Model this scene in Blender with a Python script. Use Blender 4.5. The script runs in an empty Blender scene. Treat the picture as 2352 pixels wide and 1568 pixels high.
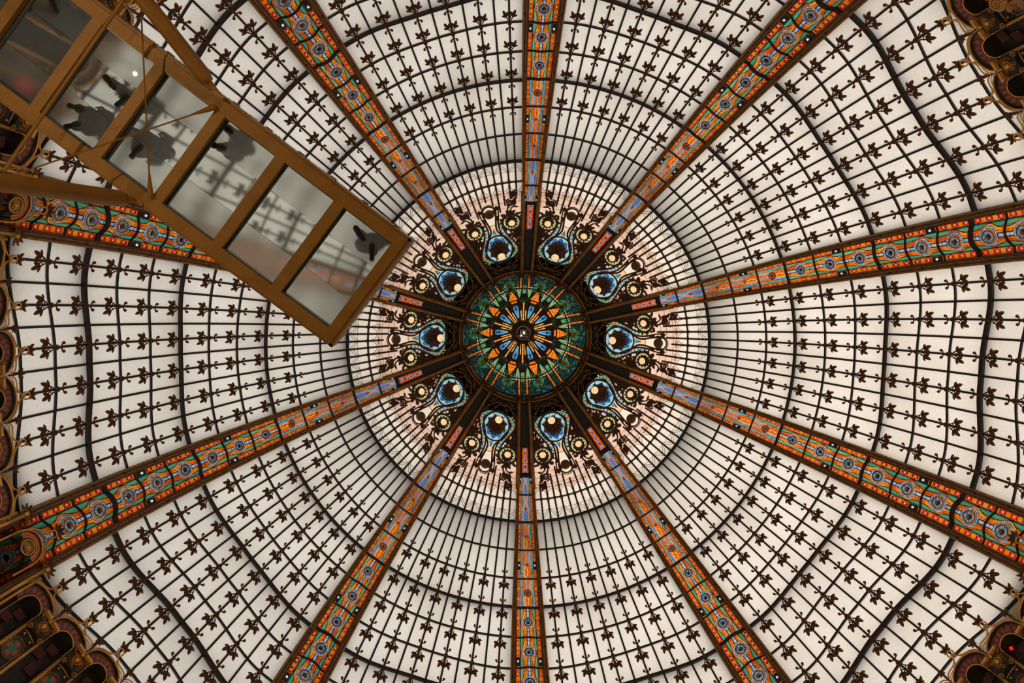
import bpy, math, random
import numpy as np
from mathutils import Matrix, Vector

random.seed(4)
SC = bpy.context.scene
COL = SC.collection
ZC = 1.6                                   # eye height of the photographer above the shop floor
PI = math.pi

# ------------------------------------------------------------------ camera, sky, sun, lamps, exposure
F_PX = 2100.0
cam_data = bpy.data.cameras.new('camera')
cam_data.sensor_width = 36.0
cam_data.lens = F_PX * 36.0 / 2352.0
cam_data.clip_end = 500
cam = bpy.data.objects.new('camera', cam_data)
COL.objects.link(cam)
RX, RY = 0.097864, -0.035051
CAM_POS = Vector((-1.6326, -3.0509, ZC))
_c, _s, _cy, _sy = math.cos(RX), math.sin(RX), math.cos(RY), math.sin(RY)
MROT = Matrix(((1, 0, 0), (0, _c, -_s), (0, _s, _c))) @ Matrix(((_cy, 0, _sy), (0, 1, 0), (-_sy, 0, _cy)))
cam_axes = Matrix((MROT[0], -MROT[1], -MROT[2])).transposed()
cam.matrix_world = Matrix.Translation(CAM_POS) @ cam_axes.to_4x4()
SC.camera = cam

world = bpy.data.worlds.new('sky')
SC.world = world
world.use_nodes = True
nt = world.node_tree
for n_ in list(nt.nodes):
    nt.nodes.remove(n_)
w_out = nt.nodes.new('ShaderNodeOutputWorld')
w_bg = nt.nodes.new('ShaderNodeBackground')
w_tc = nt.nodes.new('ShaderNodeTexCoord')
w_sep = nt.nodes.new('ShaderNodeSeparateXYZ')
w_ramp = nt.nodes.new('ShaderNodeValToRGB')
w_ramp.color_ramp.elements[0].position = 0.0
w_ramp.color_ramp.elements[0].color = (0.40, 0.39, 0.37, 1)
w_ramp.color_ramp.elements[1].position = 0.75
w_ramp.color_ramp.elements[1].color = (1.0, 0.952, 0.88, 1)
nt.links.new(w_tc.outputs['Generated'], w_sep.inputs[0])
nt.links.new(w_sep.outputs['Z'], w_ramp.inputs[0])
nt.links.new(w_ramp.outputs[0], w_bg.inputs[0])
w_bg.inputs[1].default_value = 1.30
nt.links.new(w_bg.outputs[0], w_out.inputs[0])

sun_d = bpy.data.lights.new('sun', 'SUN')
sun_d.energy = 1.0
sun_d.angle = math.radians(60)
sun_d.color = (1.0, 0.82, 0.62)
sun = bpy.data.objects.new('sun', sun_d)
COL.objects.link(sun)
sun.rotation_euler = Vector((-0.75, -0.15, -0.62)).to_track_quat('-Z', 'Y').to_euler()

# shop lamps along the galleries under the dome (below the picture)
for i_ in range(10):
    a_ = math.radians(-125 + 18 + 36 * i_)
    ld = bpy.data.lights.new('gallery_lamp', 'AREA')
    ld.shape = 'DISK'
    ld.size = .07
    ld.energy = 125
    ld.color = (1.0, 0.66, 0.34)
    lo = bpy.data.objects.new('gallery_lamp', ld)
    COL.objects.link(lo)
    lo.location = (11.6 * math.cos(a_), 11.6 * math.sin(a_), 9.0)
    lo.rotation_euler = Vector((-math.cos(a_) * .42, -math.sin(a_) * .42, 1)).to_track_quat('-Z', 'Y').to_euler()

SC.view_settings.view_transform = 'Standard'
SC.view_settings.look = 'None'
SC.view_settings.exposure = 0.0
SC.view_settings.gamma = 1.0
SC.view_settings.use_curve_mapping = False

# ------------------------------------------------------------------ colours and materials
def lin(r, g, b):
    def f(c):
        c /= 255.0
        return c / 12.92 if c <= 0.04045 else ((c + 0.055) / 1.055) ** 2.4
    return (f(r), f(g), f(b))


def new_mat(name):
    m = bpy.data.materials.new(name)
    m.use_nodes = True
    t = m.node_tree
    for n in list(t.nodes):
        t.nodes.remove(n)
    o = t.nodes.new('ShaderNodeOutputMaterial')
    return m, t, o


def noise_colour(t, c1, c2, scale, detail=3.0, coord='Object', lo=.35, hi=.65):
    tc = t.nodes.new('ShaderNodeTexCoord')
    nz = t.nodes.new('ShaderNodeTexNoise')
    nz.inputs['Scale'].default_value = scale
    nz.inputs['Detail'].default_value = detail
    rp = t.nodes.new('ShaderNodeValToRGB')
    rp.color_ramp.elements[0].position = lo
    rp.color_ramp.elements[0].color = (*c1, 1)
    rp.color_ramp.elements[1].position = hi
    rp.color_ramp.elements[1].color = (*c2, 1)
    t.links.new(tc.outputs[coord], nz.inputs['Vector'])
    t.links.new(nz.outputs[0], rp.inputs[0])
    return rp.outputs[0], nz


def solid(name, c1, c2, scale, rough, metal=0.0, bump=0.0):
    m, t, o = new_mat(name)
    p = t.nodes.new('ShaderNodeBsdfPrincipled')
    col, nz = noise_colour(t, c1, c2, scale)
    t.links.new(col, p.inputs['Base Color'])
    p.inputs['Roughness'].default_value = rough
    p.inputs['Metallic'].default_value = metal
    if bump:
        b = t.nodes.new('ShaderNodeBump')
        b.inputs['Strength'].default_value = bump
        b.inputs['Distance'].default_value = .01
        t.links.new(nz.outputs[0], b.inputs['Height'])
        t.links.new(b.outputs[0], p.inputs['Normal'])
    t.links.new(p.outputs[0], o.inputs[0])
    return m


def attr_mat(name, translucent=True, rough=.4, gain=1.0):
    m, t, o = new_mat(name)
    a = t.nodes.new('ShaderNodeAttribute')
    a.attribute_name = 'Col'
    if translucent:
        tr = t.nodes.new('ShaderNodeBsdfTranslucent')
        gl = t.nodes.new('ShaderNodeBsdfDiffuse')
        mx = t.nodes.new('ShaderNodeMixShader')
        mx.inputs[0].default_value = .10
        t.links.new(a.outputs['Color'], tr.inputs[0])
        t.links.new(a.outputs['Color'], gl.inputs[0])
        t.links.new(tr.outputs[0], mx.inputs[1])
        t.links.new(gl.outputs[0], mx.inputs[2])
        t.links.new(mx.outputs[0], o.inputs[0])
    else:
        p = t.nodes.new('ShaderNodeBsdfPrincipled')
        p.inputs['Roughness'].default_value = rough
        t.links.new(a.outputs['Color'], p.inputs['Base Color'])
        t.links.new(p.outputs[0], o.inputs[0])
    return m


def pane_mat():
    m, t, o = new_mat('milk_glass')
    col, nz = noise_colour(t, (.70, .655, .60), (.84, .80, .755), .55, 4.0, 'Object', .3, .7)
    nz2 = t.nodes.new('ShaderNodeTexNoise')
    nz2.inputs['Scale'].default_value = 26
    nz2.inputs['Detail'].default_value = 2
    tc = t.nodes.new('ShaderNodeTexCoord')
    t.links.new(tc.outputs['Object'], nz2.inputs['Vector'])
    mr = t.nodes.new('ShaderNodeMapRange')
    mr.inputs[1].default_value = .3
    mr.inputs[2].default_value = .7
    mr.inputs[3].default_value = .94
    mr.inputs[4].default_value = 1.05
    t.links.new(nz2.outputs[0], mr.inputs[0])
    mul = t.nodes.new('ShaderNodeVectorMath')
    mul.operation = 'SCALE'
    t.links.new(col, mul.inputs[0])
    t.links.new(mr.outputs[0], mul.inputs['Scale'])
    tr = t.nodes.new('ShaderNodeBsdfTranslucent')
    df = t.nodes.new('ShaderNodeBsdfDiffuse')
    mx = t.nodes.new('ShaderNodeMixShader')
    mx.inputs[0].default_value = .12
    t.links.new(mul.outputs[0], tr.inputs[0])
    t.links.new(mul.outputs[0], df.inputs[0])
    t.links.new(tr.outputs[0], mx.inputs[1])
    t.links.new(df.outputs[0], mx.inputs[2])
    t.links.new(mx.outputs[0], o.inputs[0])
    return m


def emit(name, c, s, c2=None):
    m, t, o = new_mat(name)
    e = t.nodes.new('ShaderNodeEmission')
    e.inputs[0].default_value = (*c, 1)
    e.inputs[1].default_value = s
    if c2:
        col, nz = noise_colour(t, c, c2, 5.0)
        t.links.new(col, e.inputs[0])
    t.links.new(e.outputs[0], o.inputs[0])
    return m


def frosted(name, c, rough, ior=1.35, haze=0.0, gloss=.03):
    m, t, o = new_mat(name)
    g = t.nodes.new('ShaderNodeBsdfRefraction')
    g.inputs['Color'].default_value = (*c, 1)
    g.inputs['Roughness'].default_value = rough
    g.inputs['IOR'].default_value = ior
    gl = t.nodes.new('ShaderNodeBsdfGlossy')
    gl.inputs['Roughness'].default_value = .01
    mx = t.nodes.new('ShaderNodeMixShader')
    mx.inputs[0].default_value = gloss
    t.links.new(g.outputs[0], mx.inputs[1])
    t.links.new(gl.outputs[0], mx.inputs[2])
    last = mx.outputs[0]
    if haze:
        tl = t.nodes.new('ShaderNodeBsdfTranslucent')
        tl.inputs[0].default_value = (*c, 1)
        m2 = t.nodes.new('ShaderNodeMixShader')
        m2.inputs[0].default_value = haze
        t.links.new(last, m2.inputs[1])
        t.links.new(tl.outputs[0], m2.inputs[2])
        last = m2.outputs[0]
    t.links.new(last, o.inputs[0])
    return m


M_PANE = pane_mat()
M_STAIN = attr_mat('stained_glass')
M_MOSAIC = attr_mat('mosaic', False, .35)
M_IRON = solid('dark_iron', (.022, .012, .009), (.034, .018, .012), 8, .55, .2)
M_HOOP = solid('hoop_iron', (.018, .014, .012), (.028, .02, .016), 8, .5, .3)
M_BRONZE = solid('bronze_leaf', (.085, .034, .013), (.16, .064, .021), 9, .5, .25)
M_DARKBRZ = solid('dark_bronze', (.05, .022, .010), (.13, .055, .018), 7, .5, .3, .3)
M_BEAM = solid('rib_metal', (.075, .034, .012), (.115, .052, .018), 5, .5, .1)
M_GOLD = solid('gilt', (.66, .36, .085), (.88, .52, .14), 6, .40, .35)
M_GILTDARK = solid('old_gilt', (.24, .115, .028), (.40, .20, .05), 6, .42, .4)
M_BOSS = solid('boss_brass', (.30, .15, .04), (.46, .24, .07), 8, .45, .2)
M_KNOB = solid('knob_bronze', (.13, .065, .028), (.22, .11, .045), 8, .45, .2)
M_BLACK = solid('black_plate', (.012, .010, .010), (.022, .018, .016), 6, .6)  # near-black finish of plates, bolts, rivets and niche backs
M_WALK = solid('walkway_paint', (.235, .118, .018), (.285, .148, .024), 3, .5, .1, .05)
M_WALKEDGE = solid('glass_edge', (.03, .05, .045), (.05, .075, .07), 4, .3)
M_GLASSMID = frosted('etched_glass_clear', (.93, .97, .93), .085, 1.35, .20, .006)
M_GLASSSIDE = frosted('etched_glass_milky', (.955, .985, .945), .19, 1.35, .24, .003)
M_CLEAR = frosted('clear_glass', (.88, .93, .91), .02, 1.08)
M_LAMP = emit('lamp_globe', (1.0, .50, .17), 1.0, (1.0, .80, .48))
M_SPOT = emit('spot_lens', (1.0, .92, .95), .75)
M_RED = emit('red_gallery_lamp', (1.0, .02, .02), .9)
M_WALL = solid('gallery_wall', (.10, .065, .035), (.16, .10, .05), 2, .7)
M_FLOOR = solid('shop_floor', (.42, .34, .26), (.55, .46, .36), 1, .5)
M_DEEP = solid('niche_red', (.05, .008, .010), (.09, .014, .014), 3, .6)
M_STONE = solid('gilt_stone', (.45, .22, .08), (.60, .32, .12), 4, .6, 0, .3)
M_SOLE = solid('black_rubber', (.012, .012, .013), (.022, .022, .022), 20, .6)
M_SKIN = solid('skin', (.50, .30, .21), (.58, .36, .26), 6, .55)
M_HAIR = solid('hair', (.03, .018, .010), (.05, .03, .018), 20, .6)


def cloth(name, r, g, b):
    c = lin(r, g, b)
    return solid(name, tuple(x * .85 for x in c), c, 14, .85)


# ------------------------------------------------------------------ mesh helper
class MB:
    def __init__(self):
        self.v, self.f, self.c, self.mi = [], [], [], []

    def add(self, vs, fs, col=None, m=0):
        o = len(self.v)
        self.v += [tuple(p) for p in vs]
        self.f += [tuple(i + o for i in q) for q in fs]
        self.mi += [m] * len(fs)
        if col is not None:
            if isinstance(col, list):
                self.c += col
            else:
                self.c += [col] * len(vs)
        return self

    def box(self, x0, x1, y0, y1, z0, z1, fr=None, m=0, col=None):
        vs = [(x, y, z) for x in (x0, x1) for y in (y0, y1) for z in (z0, z1)]
        if fr is not None:
            vs = [fr(*p) if callable(fr) else fr @ Vector(p) for p in vs]
        self.add(vs, [(0, 1, 3, 2), (4, 6, 7, 5), (0, 4, 5, 1), (2, 3, 7, 6), (0, 2, 6, 4), (1, 5, 7, 3)], col, m)

    def tube(self, pts, r, n=6, closed=False, col=None, m=0):
        P = [Vector(p) for p in pts]
        N = len(P)
        rr = r if isinstance(r, (list, tuple)) else [r] * N
        ref = None
        vs = []
        for i in range(N):
            a = P[(i - 1) % N] if (closed or i > 0) else P[i]
            b = P[(i + 1) % N] if (closed or i < N - 1) else P[i]
            t = (b - a)
            t = t.normalized() if t.length > 1e-9 else Vector((0, 0, 1))
            if ref is None:
                ref = t.orthogonal().normalized()
            ref = (ref - t * ref.dot(t))
            ref = ref.normalized() if ref.length > 1e-6 else t.orthogonal().normalized()
            bi = t.cross(ref)
            for j in range(n):
                an = 2 * PI * j / n
                vs.append(P[i] + (ref * math.cos(an) + bi * math.sin(an)) * rr[i])
        fs = []
        for i in range(N if closed else N - 1):
            i2 = (i + 1) % N
            for j in range(n):
                j2 = (j + 1) % n
                fs.append((i * n + j, i * n + j2, i2 * n + j2, i2 * n + j))
        if not closed:
            fs.append(tuple(range(n - 1, -1, -1)))
            fs.append(tuple((N - 1) * n + j for j in range(n)))
        self.add(vs, fs, col, m)

    def bar(self, pts, nrm, w, d0, d1, m=0, col=None):
        """rectangular section swept along pts; w across, d0..d1 along the given normals"""
        P = [Vector(p) for p in pts]
        N = len(P)
        vs = []
        for i in range(N):
            t = (P[min(i + 1, N - 1)] - P[max(i - 1, 0)]).normalized()
            nn = Vector(nrm[i]).normalized()
            s = t.cross(nn).normalized()
            for (a, b) in ((-w / 2, d0), (w / 2, d0), (w / 2, d1), (-w / 2, d1)):
                vs.append(P[i] + s * a + nn * b)
        fs = []
        for i in range(N - 1):
            for j in range(4):
                j2 = (j + 1) % 4
                fs.append((i * 4 + j, i * 4 + j2, (i + 1) * 4 + j2, (i + 1) * 4 + j))
        fs += [(3, 2, 1, 0), tuple((N - 1) * 4 + j for j in range(4))]
        self.add(vs, fs, col, m)

    def ball(self, c, r, n=8, k=5, fr=None, sq=(1, 1, 1), m=0, col=None):
        c = Vector(c)
        vs = [c + Vector((0, 0, r * sq[2]))]
        for i in range(1, k):
            a = PI * i / k
            for j in range(n):
                b = 2 * PI * j / n
                vs.append(c + Vector((r * sq[0] * math.sin(a) * math.cos(b), r * sq[1] * math.sin(a) * math.sin(b), r * sq[2] * math.cos(a))))
        vs.append(c - Vector((0, 0, r * sq[2])))
        fs = [(0, 1 + j, 1 + (j + 1) % n) for j in range(n)]
        for i in range(k - 2):
            for j in range(n):
                j2 = (j + 1) % n
                fs.append((1 + i * n + j, 1 + (i + 1) * n + j, 1 + (i + 1) * n + j2, 1 + i * n + j2))
        e = len(vs) - 1
        fs += [(e, 1 + (k - 2) * n + (j + 1) % n, 1 + (k - 2) * n + j) for j in range(n)]
        if fr is not None:
            vs = [fr @ p for p in vs]
        self.add(vs, fs, col, m)

    def lathe(self, prof, n=16, fr=None, m=0, col=None, caps=True):
        vs, fs = [], []
        for (r, z) in prof:
            for j in range(n):
                a = 2 * PI * j / n
                vs.append(Vector((r * math.cos(a), r * math.sin(a), z)))
        for i in range(len(prof) - 1):
            for j in range(n):
                j2 = (j + 1) % n
                fs.append((i * n + j, i * n + j2, (i + 1) * n + j2, (i + 1) * n + j))
        if caps:
            if prof[0][0] > 1e-6:
                fs.append(tuple(range(n - 1, -1, -1)))
            if prof[-1][0] > 1e-6:
                fs.append(tuple((len(prof) - 1) * n + j for j in range(n)))
        if fr is not None:
            vs = [fr @ p for p in vs]
        self.add(vs, fs, col, m)

    def leaf(self, base, ang, L, W, z=0.0, fr=None, m=0, rise=.25, curl=0.0):
        """pointed folded leaf lying in xy, growing from base towards angle ang"""
        ca, sa = math.cos(ang), math.sin(ang)
        out = [(0, .12), (.20, .62), (.48, 1.0), (.78, .74), (.93, .34), (1.0, 0.0)]
        vs = []
        T = W * .16
        for (u, w) in out:
            y = u * L
            zz = z + curl * L * u * u
            for (sx, dz) in ((-1, -T), (0, W * rise), (1, -T), (0, -T * 2)):
                x = sx * w * W / 2
                vs.append(Vector((base[0] + ca * y - sa * x, base[1] + sa * y + ca * x, zz + dz * (1 if w else .3))))
        fs = []
        for i in range(len(out) - 1):
            for j in range(4):
                j2 = (j + 1) % 4
                fs.append((i * 4 + j, i * 4 + j2, (i + 1) * 4 + j2, (i + 1) * 4 + j))
        if fr is not None:
            vs = [fr(*p) if callable(fr) else fr @ p for p in vs]
        self.add(vs, fs, None, m)

    def mesh(self, name, mats, smooth=False):
        me = bpy.data.meshes.new(name)
        me.from_pydata(self.v, [], self.f)
        if not isinstance(mats, (list, tuple)):
            mats = [mats]
        for m in mats:
            me.materials.append(m)
        if len(mats) > 1:
            me.polygons.foreach_set('material_index', self.mi)
        if self.c and len(self.c) == len(self.v):
            at = me.color_attributes.new('Col', 'FLOAT_COLOR', 'POINT')
            arr = np.ones((len(self.v), 4), dtype=np.float32)
            arr[:, :3] = np.array(self.c, dtype=np.float32)
            at.data.foreach_set('color', arr.ravel())
        if smooth:
            me.polygons.foreach_set('use_smooth', [True] * len(me.polygons))
        me.update()
        return me


def put(name, me, parent=None, mat=None, label=None, kind=None):
    o = bpy.data.objects.new(name, me)
    COL.objects.link(o)
    if parent is not None:
        o.parent = parent
    if mat is not None:
        o.matrix_local = mat
    if label:
        o['label'] = label
    if kind:
        o['kind'] = kind
    return o


def build(name, mb, mats, parent=None, mat=None, smooth=False, label=None, kind=None):
    return put(name, mb.mesh(name, mats, smooth), parent, mat, label, kind)


def thing(name, label, cat, loc=(0, 0, 0), rz=0.0, group=None, kind=None):
    o = bpy.data.objects.new(name, None)
    COL.objects.link(o)
    o.location = loc
    o.rotation_euler = (0, 0, rz)
    o['label'] = label
    o['category'] = cat
    if group:
        o['group'] = group
    if kind:
        o['kind'] = kind
    return o


def copy_tree(o, parent=None):
    c = o.copy()
    COL.objects.link(c)
    if parent is not None:
        c.parent = parent
    for ch in o.children:
        copy_tree(ch, c)
    return c


def mix(a, b, t):
    return tuple(x * (1 - t) + y * t for x, y in zip(a, b))


def hsh(i, j=0.0):
    x = math.sin(i * 12.9898 + j * 78.233 + 3.1) * 43758.5453
    return x - math.floor(x)


def sstep(a, b, x):
    t = min(max((x - a) / (b - a), 0.0), 1.0)
    return t * t * (3 - 2 * t)


# ------------------------------------------------------------------ the dome's profile
R0, H0, STEP, AL0, AL1 = 6.00636, 30.0, 0.97925, 0.64234, 1.08953
RC, HC = 2.27343, 32.83058
PH = math.degrees(-2.18117)
_ks = np.linspace(0, 15, 301)
_al = np.minimum(AL0 + (AL1 - AL0) * _ks / 9, 1.50)
_d = _ks[1] - _ks[0]
_R = R0 + np.concatenate([[0], np.cumsum(STEP * np.cos((_al[1:] + _al[:-1]) / 2) * _d)])
_H = H0 - np.concatenate([[0], np.cumsum(STEP * np.sin((_al[1:] + _al[:-1]) / 2) * _d)])
AIN = math.atan2(HC - H0, R0 - RC)
KIN = (R0 - RC) / math.cos(AIN) / STEP      # inner cone length in steps


def prof(k):
    if k >= 0:
        i = min(k / _d, len(_ks) - 1.001)
        j = int(i)
        t = i - j
        return (_R[j] * (1 - t) + _R[j + 1] * t, _H[j] * (1 - t) + _H[j + 1] * t, _al[j] * (1 - t) + _al[j + 1] * t)
    return (R0 + k * STEP * math.cos(AIN), H0 - k * STEP * math.sin(AIN), AIN)


def S(k, ph, off=0.0):
    """point of the dome surface; off > 0 lies outside the glass, off < 0 inside"""
    R, h, a = prof(k)
    R += off * math.sin(a)
    h += off * math.cos(a)
    t = math.radians(ph)
    return Vector((R * math.cos(t), R * math.sin(t), h))


def NRM(k, ph):
    a = prof(k)[2]
    t = math.radians(ph)
    return Vector((-math.sin(a) * math.cos(t), -math.sin(a) * math.sin(t), -math.cos(a)))


def FR(k, ph, off=0.0, sx=1.0, sy=1.0, sz=1.0, rot=0.0):
    """frame on the surface: x along the hoop, y down the slope, z towards the room"""
    a = prof(k)[2]
    t = math.radians(ph)
    ex = Vector((-math.sin(t), math.cos(t), 0))
    ey = Vector((math.cos(a) * math.cos(t), math.cos(a) * math.sin(t), -math.sin(a)))
    ez = ex.cross(ey)
    m = Matrix((ex, ey, ez)).transposed().to_4x4()
    m = Matrix.Translation(S(k, ph, off)) @ m
    if rot:
        m = m @ Matrix.Rotation(rot, 4, 'Z')
    return m @ Matrix.Diagonal((sx, sy, sz, 1))


def lift(X, Y, off=0.0):
    """plan point of a bay's inner zone (X across, Y away from the axis) on the surface"""
    R = math.hypot(X, Y)
    ph = math.degrees(math.atan2(X, Y))
    k = (R - R0) / (STEP * math.cos(AIN)) if R < R0 else (R - R0) / (STEP * math.cos(AL0))
    return S(k, ph, off)


def lift_fr(X, Y, off=0.0, rot=0.0, s=1.0):
    R = math.hypot(X, Y)
    return FR((R - R0) / (STEP * math.cos(AIN)), math.degrees(math.atan2(X, Y)), off, s, s, s, rot)


def in_view(p, margin=60):
    """is a point (dome coordinates: z from the eye) inside the picture"""
    q = MROT @ (Vector((p[0], p[1], p[2] + ZC)) - CAM_POS)
    if q.z <= 0:
        return False
    x = 1176 + F_PX * q.x / q.z
    y = 784 + F_PX * q.y / q.z
    return -margin < x < 2352 + margin and -margin < y < 1568 + margin


def rotz(p, th):
    c, s = math.cos(th), math.sin(th)
    return (p[0] * c - p[1] * s, p[0] * s + p[1] * c, p[2])


HALF = 14.8            # half angle of a glazed bay
NC = 12
DC = 2 * HALF / NC


def kshift(k, ph):
    x = min(abs(ph) / HALF, 1.0)
    a = .14 * min(max((k - 4) / 5.0, 0), 1)
    w = -1 + 2.6 * sstep(.1, .85, x)
    e = max(0.0, (k - 9.2)) * .2
    return a * w + e * x * x


def hk(k, ph):
    return k + kshift(k, ph)


BAY_NAME = ['eleven o\'clock bay', 'one o\'clock bay', 'upper right corner bay', 'three o\'clock bay', 'lower right corner bay',
            'five o\'clock bay', 'seven o\'clock bay', 'lower left corner bay', 'nine o\'clock bay', 'bay behind the walkway']
WALL_SIDE = ['north_northwest', 'north_northeast', 'northeast', 'east', 'southeast', 'south_southeast',
             'south_southwest', 'southwest', 'west', 'northwest']
TH = [math.radians(PH + 18 + 36 * j) for j in range(10)]
TR = [math.radians(PH + 36 * r) for r in range(10)]

# ------------------------------------------------------------------ room shell
mb = MB()
n_ = 60
mb.add([(13.6 * math.cos(2 * PI * i / n_), 13.6 * math.sin(2 * PI * i / n_), z) for z in (0, -.2) for i in range(n_)],
       [tuple(range(n_))] + [tuple(range(2 * n_ - 1, n_ - 1, -1))] +
       [(i, n_ + i, n_ + (i + 1) % n_, (i + 1) % n_) for i in range(n_)])
o = build('floor', mb, M_FLOOR, kind='structure')
o['label'] = 'pale stone shop floor far below the dome'
o['category'] = 'floor'

walls = []
KW0 = 11.75
for j in range(10):
    w = thing('wall_' + WALL_SIDE[j], 'gilded arcade wall under the ' + BAY_NAME[j], 'wall', (0, 0, ZC), TH[j], 'arcade walls under the dome', 'structure')
    walls.append(w)
mb = MB()
grid = []
rows = [S(k, 0, .32) for k in np.linspace(11.15, 14.9, 8)]
rows = [(math.hypot(p.x, p.y), p.z) for p in rows] + [(13.4, rows[-1].z if hasattr(rows[-1], 'z') else 17.5), (13.4, -ZC)]
rows[-2] = (13.4, rows[-3][1] - .3)
phs = np.linspace(-18, 18, 13)
for (R, h) in rows:
    for p in phs:
        t = math.radians(p)
        grid.append((R * math.cos(t), R * math.sin(t), h))
fs = [(i * 13 + q, i * 13 + q + 1, (i + 1) * 13 + q + 1, (i + 1) * 13 + q) for i in range(len(rows) - 1) for q in range(12)]
mb.add(grid, fs)
me_wall = mb.mesh('wall_surface', M_WALL)
for j in range(10):
    put('wall_surface', me_wall, walls[j])

# unseen ring added outside the glass over the collar of the stained ring: it dims the glass below it
shade_ring = MB()
nseg = 120
prv = []
for i in range(nseg):
    t = 360 * i / nseg
    prv.append([S(.10, t, .75), S(.62, t, .92), S(.62, t, 1.0), S(.10, t, .83)])
for i in range(nseg):
    a, b = prv[i], prv[(i + 1) % nseg]
    shade_ring.add(a + b, [(0, 1, 5, 4), (1, 2, 6, 5), (2, 3, 7, 6), (3, 0, 4, 7)])
o = build('trim_11', shade_ring, M_BLACK, None, Matrix.Translation((0, 0, ZC)), kind='structure')
o['label'] = 'unseen dark ring added behind the glass to shade it around the stained crown'
o['category'] = 'gangway'

# ------------------------------------------------------------------ shared ornament meshes
def mk_ornament():
    b = MB()
    b.lathe([(.070, -.02), (.072, .02), (.055, .045), (.045, .035), (.028, .035), (.022, .06), (0.0, .068)], 12)
    for s in (-1, 1):
        pts = [(s * .012, -.03, .02), (s * .016, -.10, .03), (s * .035, -.145, .03), (s * .075, -.150, .03), (s * .115, -.165, .03), (s * .128, -.198, .03), (s * .112, -.222, .03), (s * .092, -.205, .03)]
        b.tube(pts, [.022, .021, .020, .019, .020, .022, .022, .018], 5)
        b.ball((s * .105, -.200, .03), .043, 9, 6)
    return b.mesh('leaf_ornament', M_BRONZE)


def mk_sprig(s):
    b = MB()
    b.tube([(s * .02, .05, .02), (s * .055, .10, .03), (s * .050, .145, .03), (s * .09, .19, .03), (s * .115, .25, .03)], [.017, .020, .016, .019, .017], 5)
    b.tube([(s * .085, .19, .03), (s * .05, .215, .03), (s * .028, .25, .03), (s * .042, .285, .03), (s * .066, .272, .03)], .014, 5)
    q = (s * .112, .235)
    b.leaf(q, PI / 2 - s * .42, .265, .118, .03)
    b.leaf(q, PI / 2 + s * .34, .215, .104, .035)
    b.leaf(q, PI / 2 - s * 1.25, .165, .090, .03)
    return b.mesh('leaf_sprig', M_BRONZE)


ME_ORN, ME_SPR, ME_SPL = mk_ornament(), mk_sprig(1), mk_sprig(-1)


def spiral(cx, cy, r, a0, turns, sgn, z=0.0, n=16, shrink=.8):
    out = []
    for i in range(n):
        t = i / (n - 1)
        rr = r * (1 - shrink * t)
        a = a0 + sgn * turns * 2 * PI * t
        out.append((cx + rr * math.cos(a), cy + rr * math.sin(a), z))
    return out


# ------------------------------------------------------------------ glazed bays: window_1 .. window_10
bays = []
for j in range(10):
    bays.append(thing('window_%d' % (j + 1), 'milk glass dome bay with iron leaf bars, the ' + BAY_NAME[j], 'window', (0, 0, ZC), TH[j], 'glazed bays of the dome', 'structure'))

_pc = {}


def pane_end(ph):
    c = min(max(int((ph + HALF) / (2 * DC)), 0), 5)
    p0 = -HALF + (2 * c + 1) * DC
    k0 = k_loop(p0)
    x = min(max((ph - p0) / DC, -1), 1)
    f = (x + 1) / 2
    kc = [(k_cusp(p0 + s * DC) - k0) * STEP - .26 for s in (-1, 1)]
    yc = kc[0] * (1 - f) + kc[1] * f
    sa = math.sqrt(max(0, 1 - x * x))
    return k0 + (.79 + yc * (1 - .85 * sa) - .42 * sa ** .8) / STEP


def k_loop(p):
    return np.interp(abs(p), [0, 2.47, 7.4, 12.33, 14.8], [10.84, 10.88, 11.16, 11.45, 11.62])


def k_cusp(p):
    return np.interp(abs(p), [0, 4.93, 9.87, 14.8], [11.10, 11.29, 11.58, 11.86])


def pane_mesh(c, k):
    if (c, k) in _pc:
        return _pc[(c, k)]
    b = MB()
    p0, p1 = -HALF + c * DC, -HALF + (c + 1) * DC
    vs = []
    nq = 4 if k < 10 else 9
    for i in range(3):
        for q in range(nq):
            ph = p0 + (p1 - p0) * q / (nq - 1)
            ka, kb = hk(k, ph), hk(k + 1, ph)
            if k >= 10:
                pe = pane_end(ph)
                ka, kb = min(ka, pe - .02), (min(kb, pe - .01) if k == 10 else pe)
            vs.append(S(ka + (kb - ka) * i / 2, ph))
    b.add(vs, [(i * nq + q, i * nq + q + 1, (i + 1) * nq + q + 1, (i + 1) * nq + q) for i in range(2) for q in range(nq - 1)])
    _pc[(c, k)] = b.mesh('pane', M_PANE, True)
    return _pc[(c, k)]


def any_view(pts, th, margin):
    return any(in_view(rotz(p, th), margin) for p in pts)


for j in range(10):
    for k in range(12):
        for c in range(NC):
            me = pane_mesh(c, k)
            cen = [S(k + d, -HALF + (c + e) * DC) for d in (0, 1) for e in (0, 1)]
            if k > 6 and not any_view(cen, TH[j], 150):
                continue
            put('pane', me, bays[j])
# far panes of bays that run out of the picture stay as one sheet so that no raw sky enters
for j in range(10):
    fb = MB()
    cnt = 0
    for k in range(7, 12):
        for c in range(NC):
            cen = [S(k + d, -HALF + (c + e) * DC) for d in (0, 1) for e in (0, 1)]
            if not any_view(cen, TH[j], 150):
                m_ = pane_mesh(c, k)
                fb.add([tuple(v.co) for v in m_.vertices], [tuple(p.vertices) for p in m_.polygons])
                cnt += 1
    if cnt:
        build('outer_glazing', fb, M_PANE, bays[j], kind='stuff')

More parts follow.
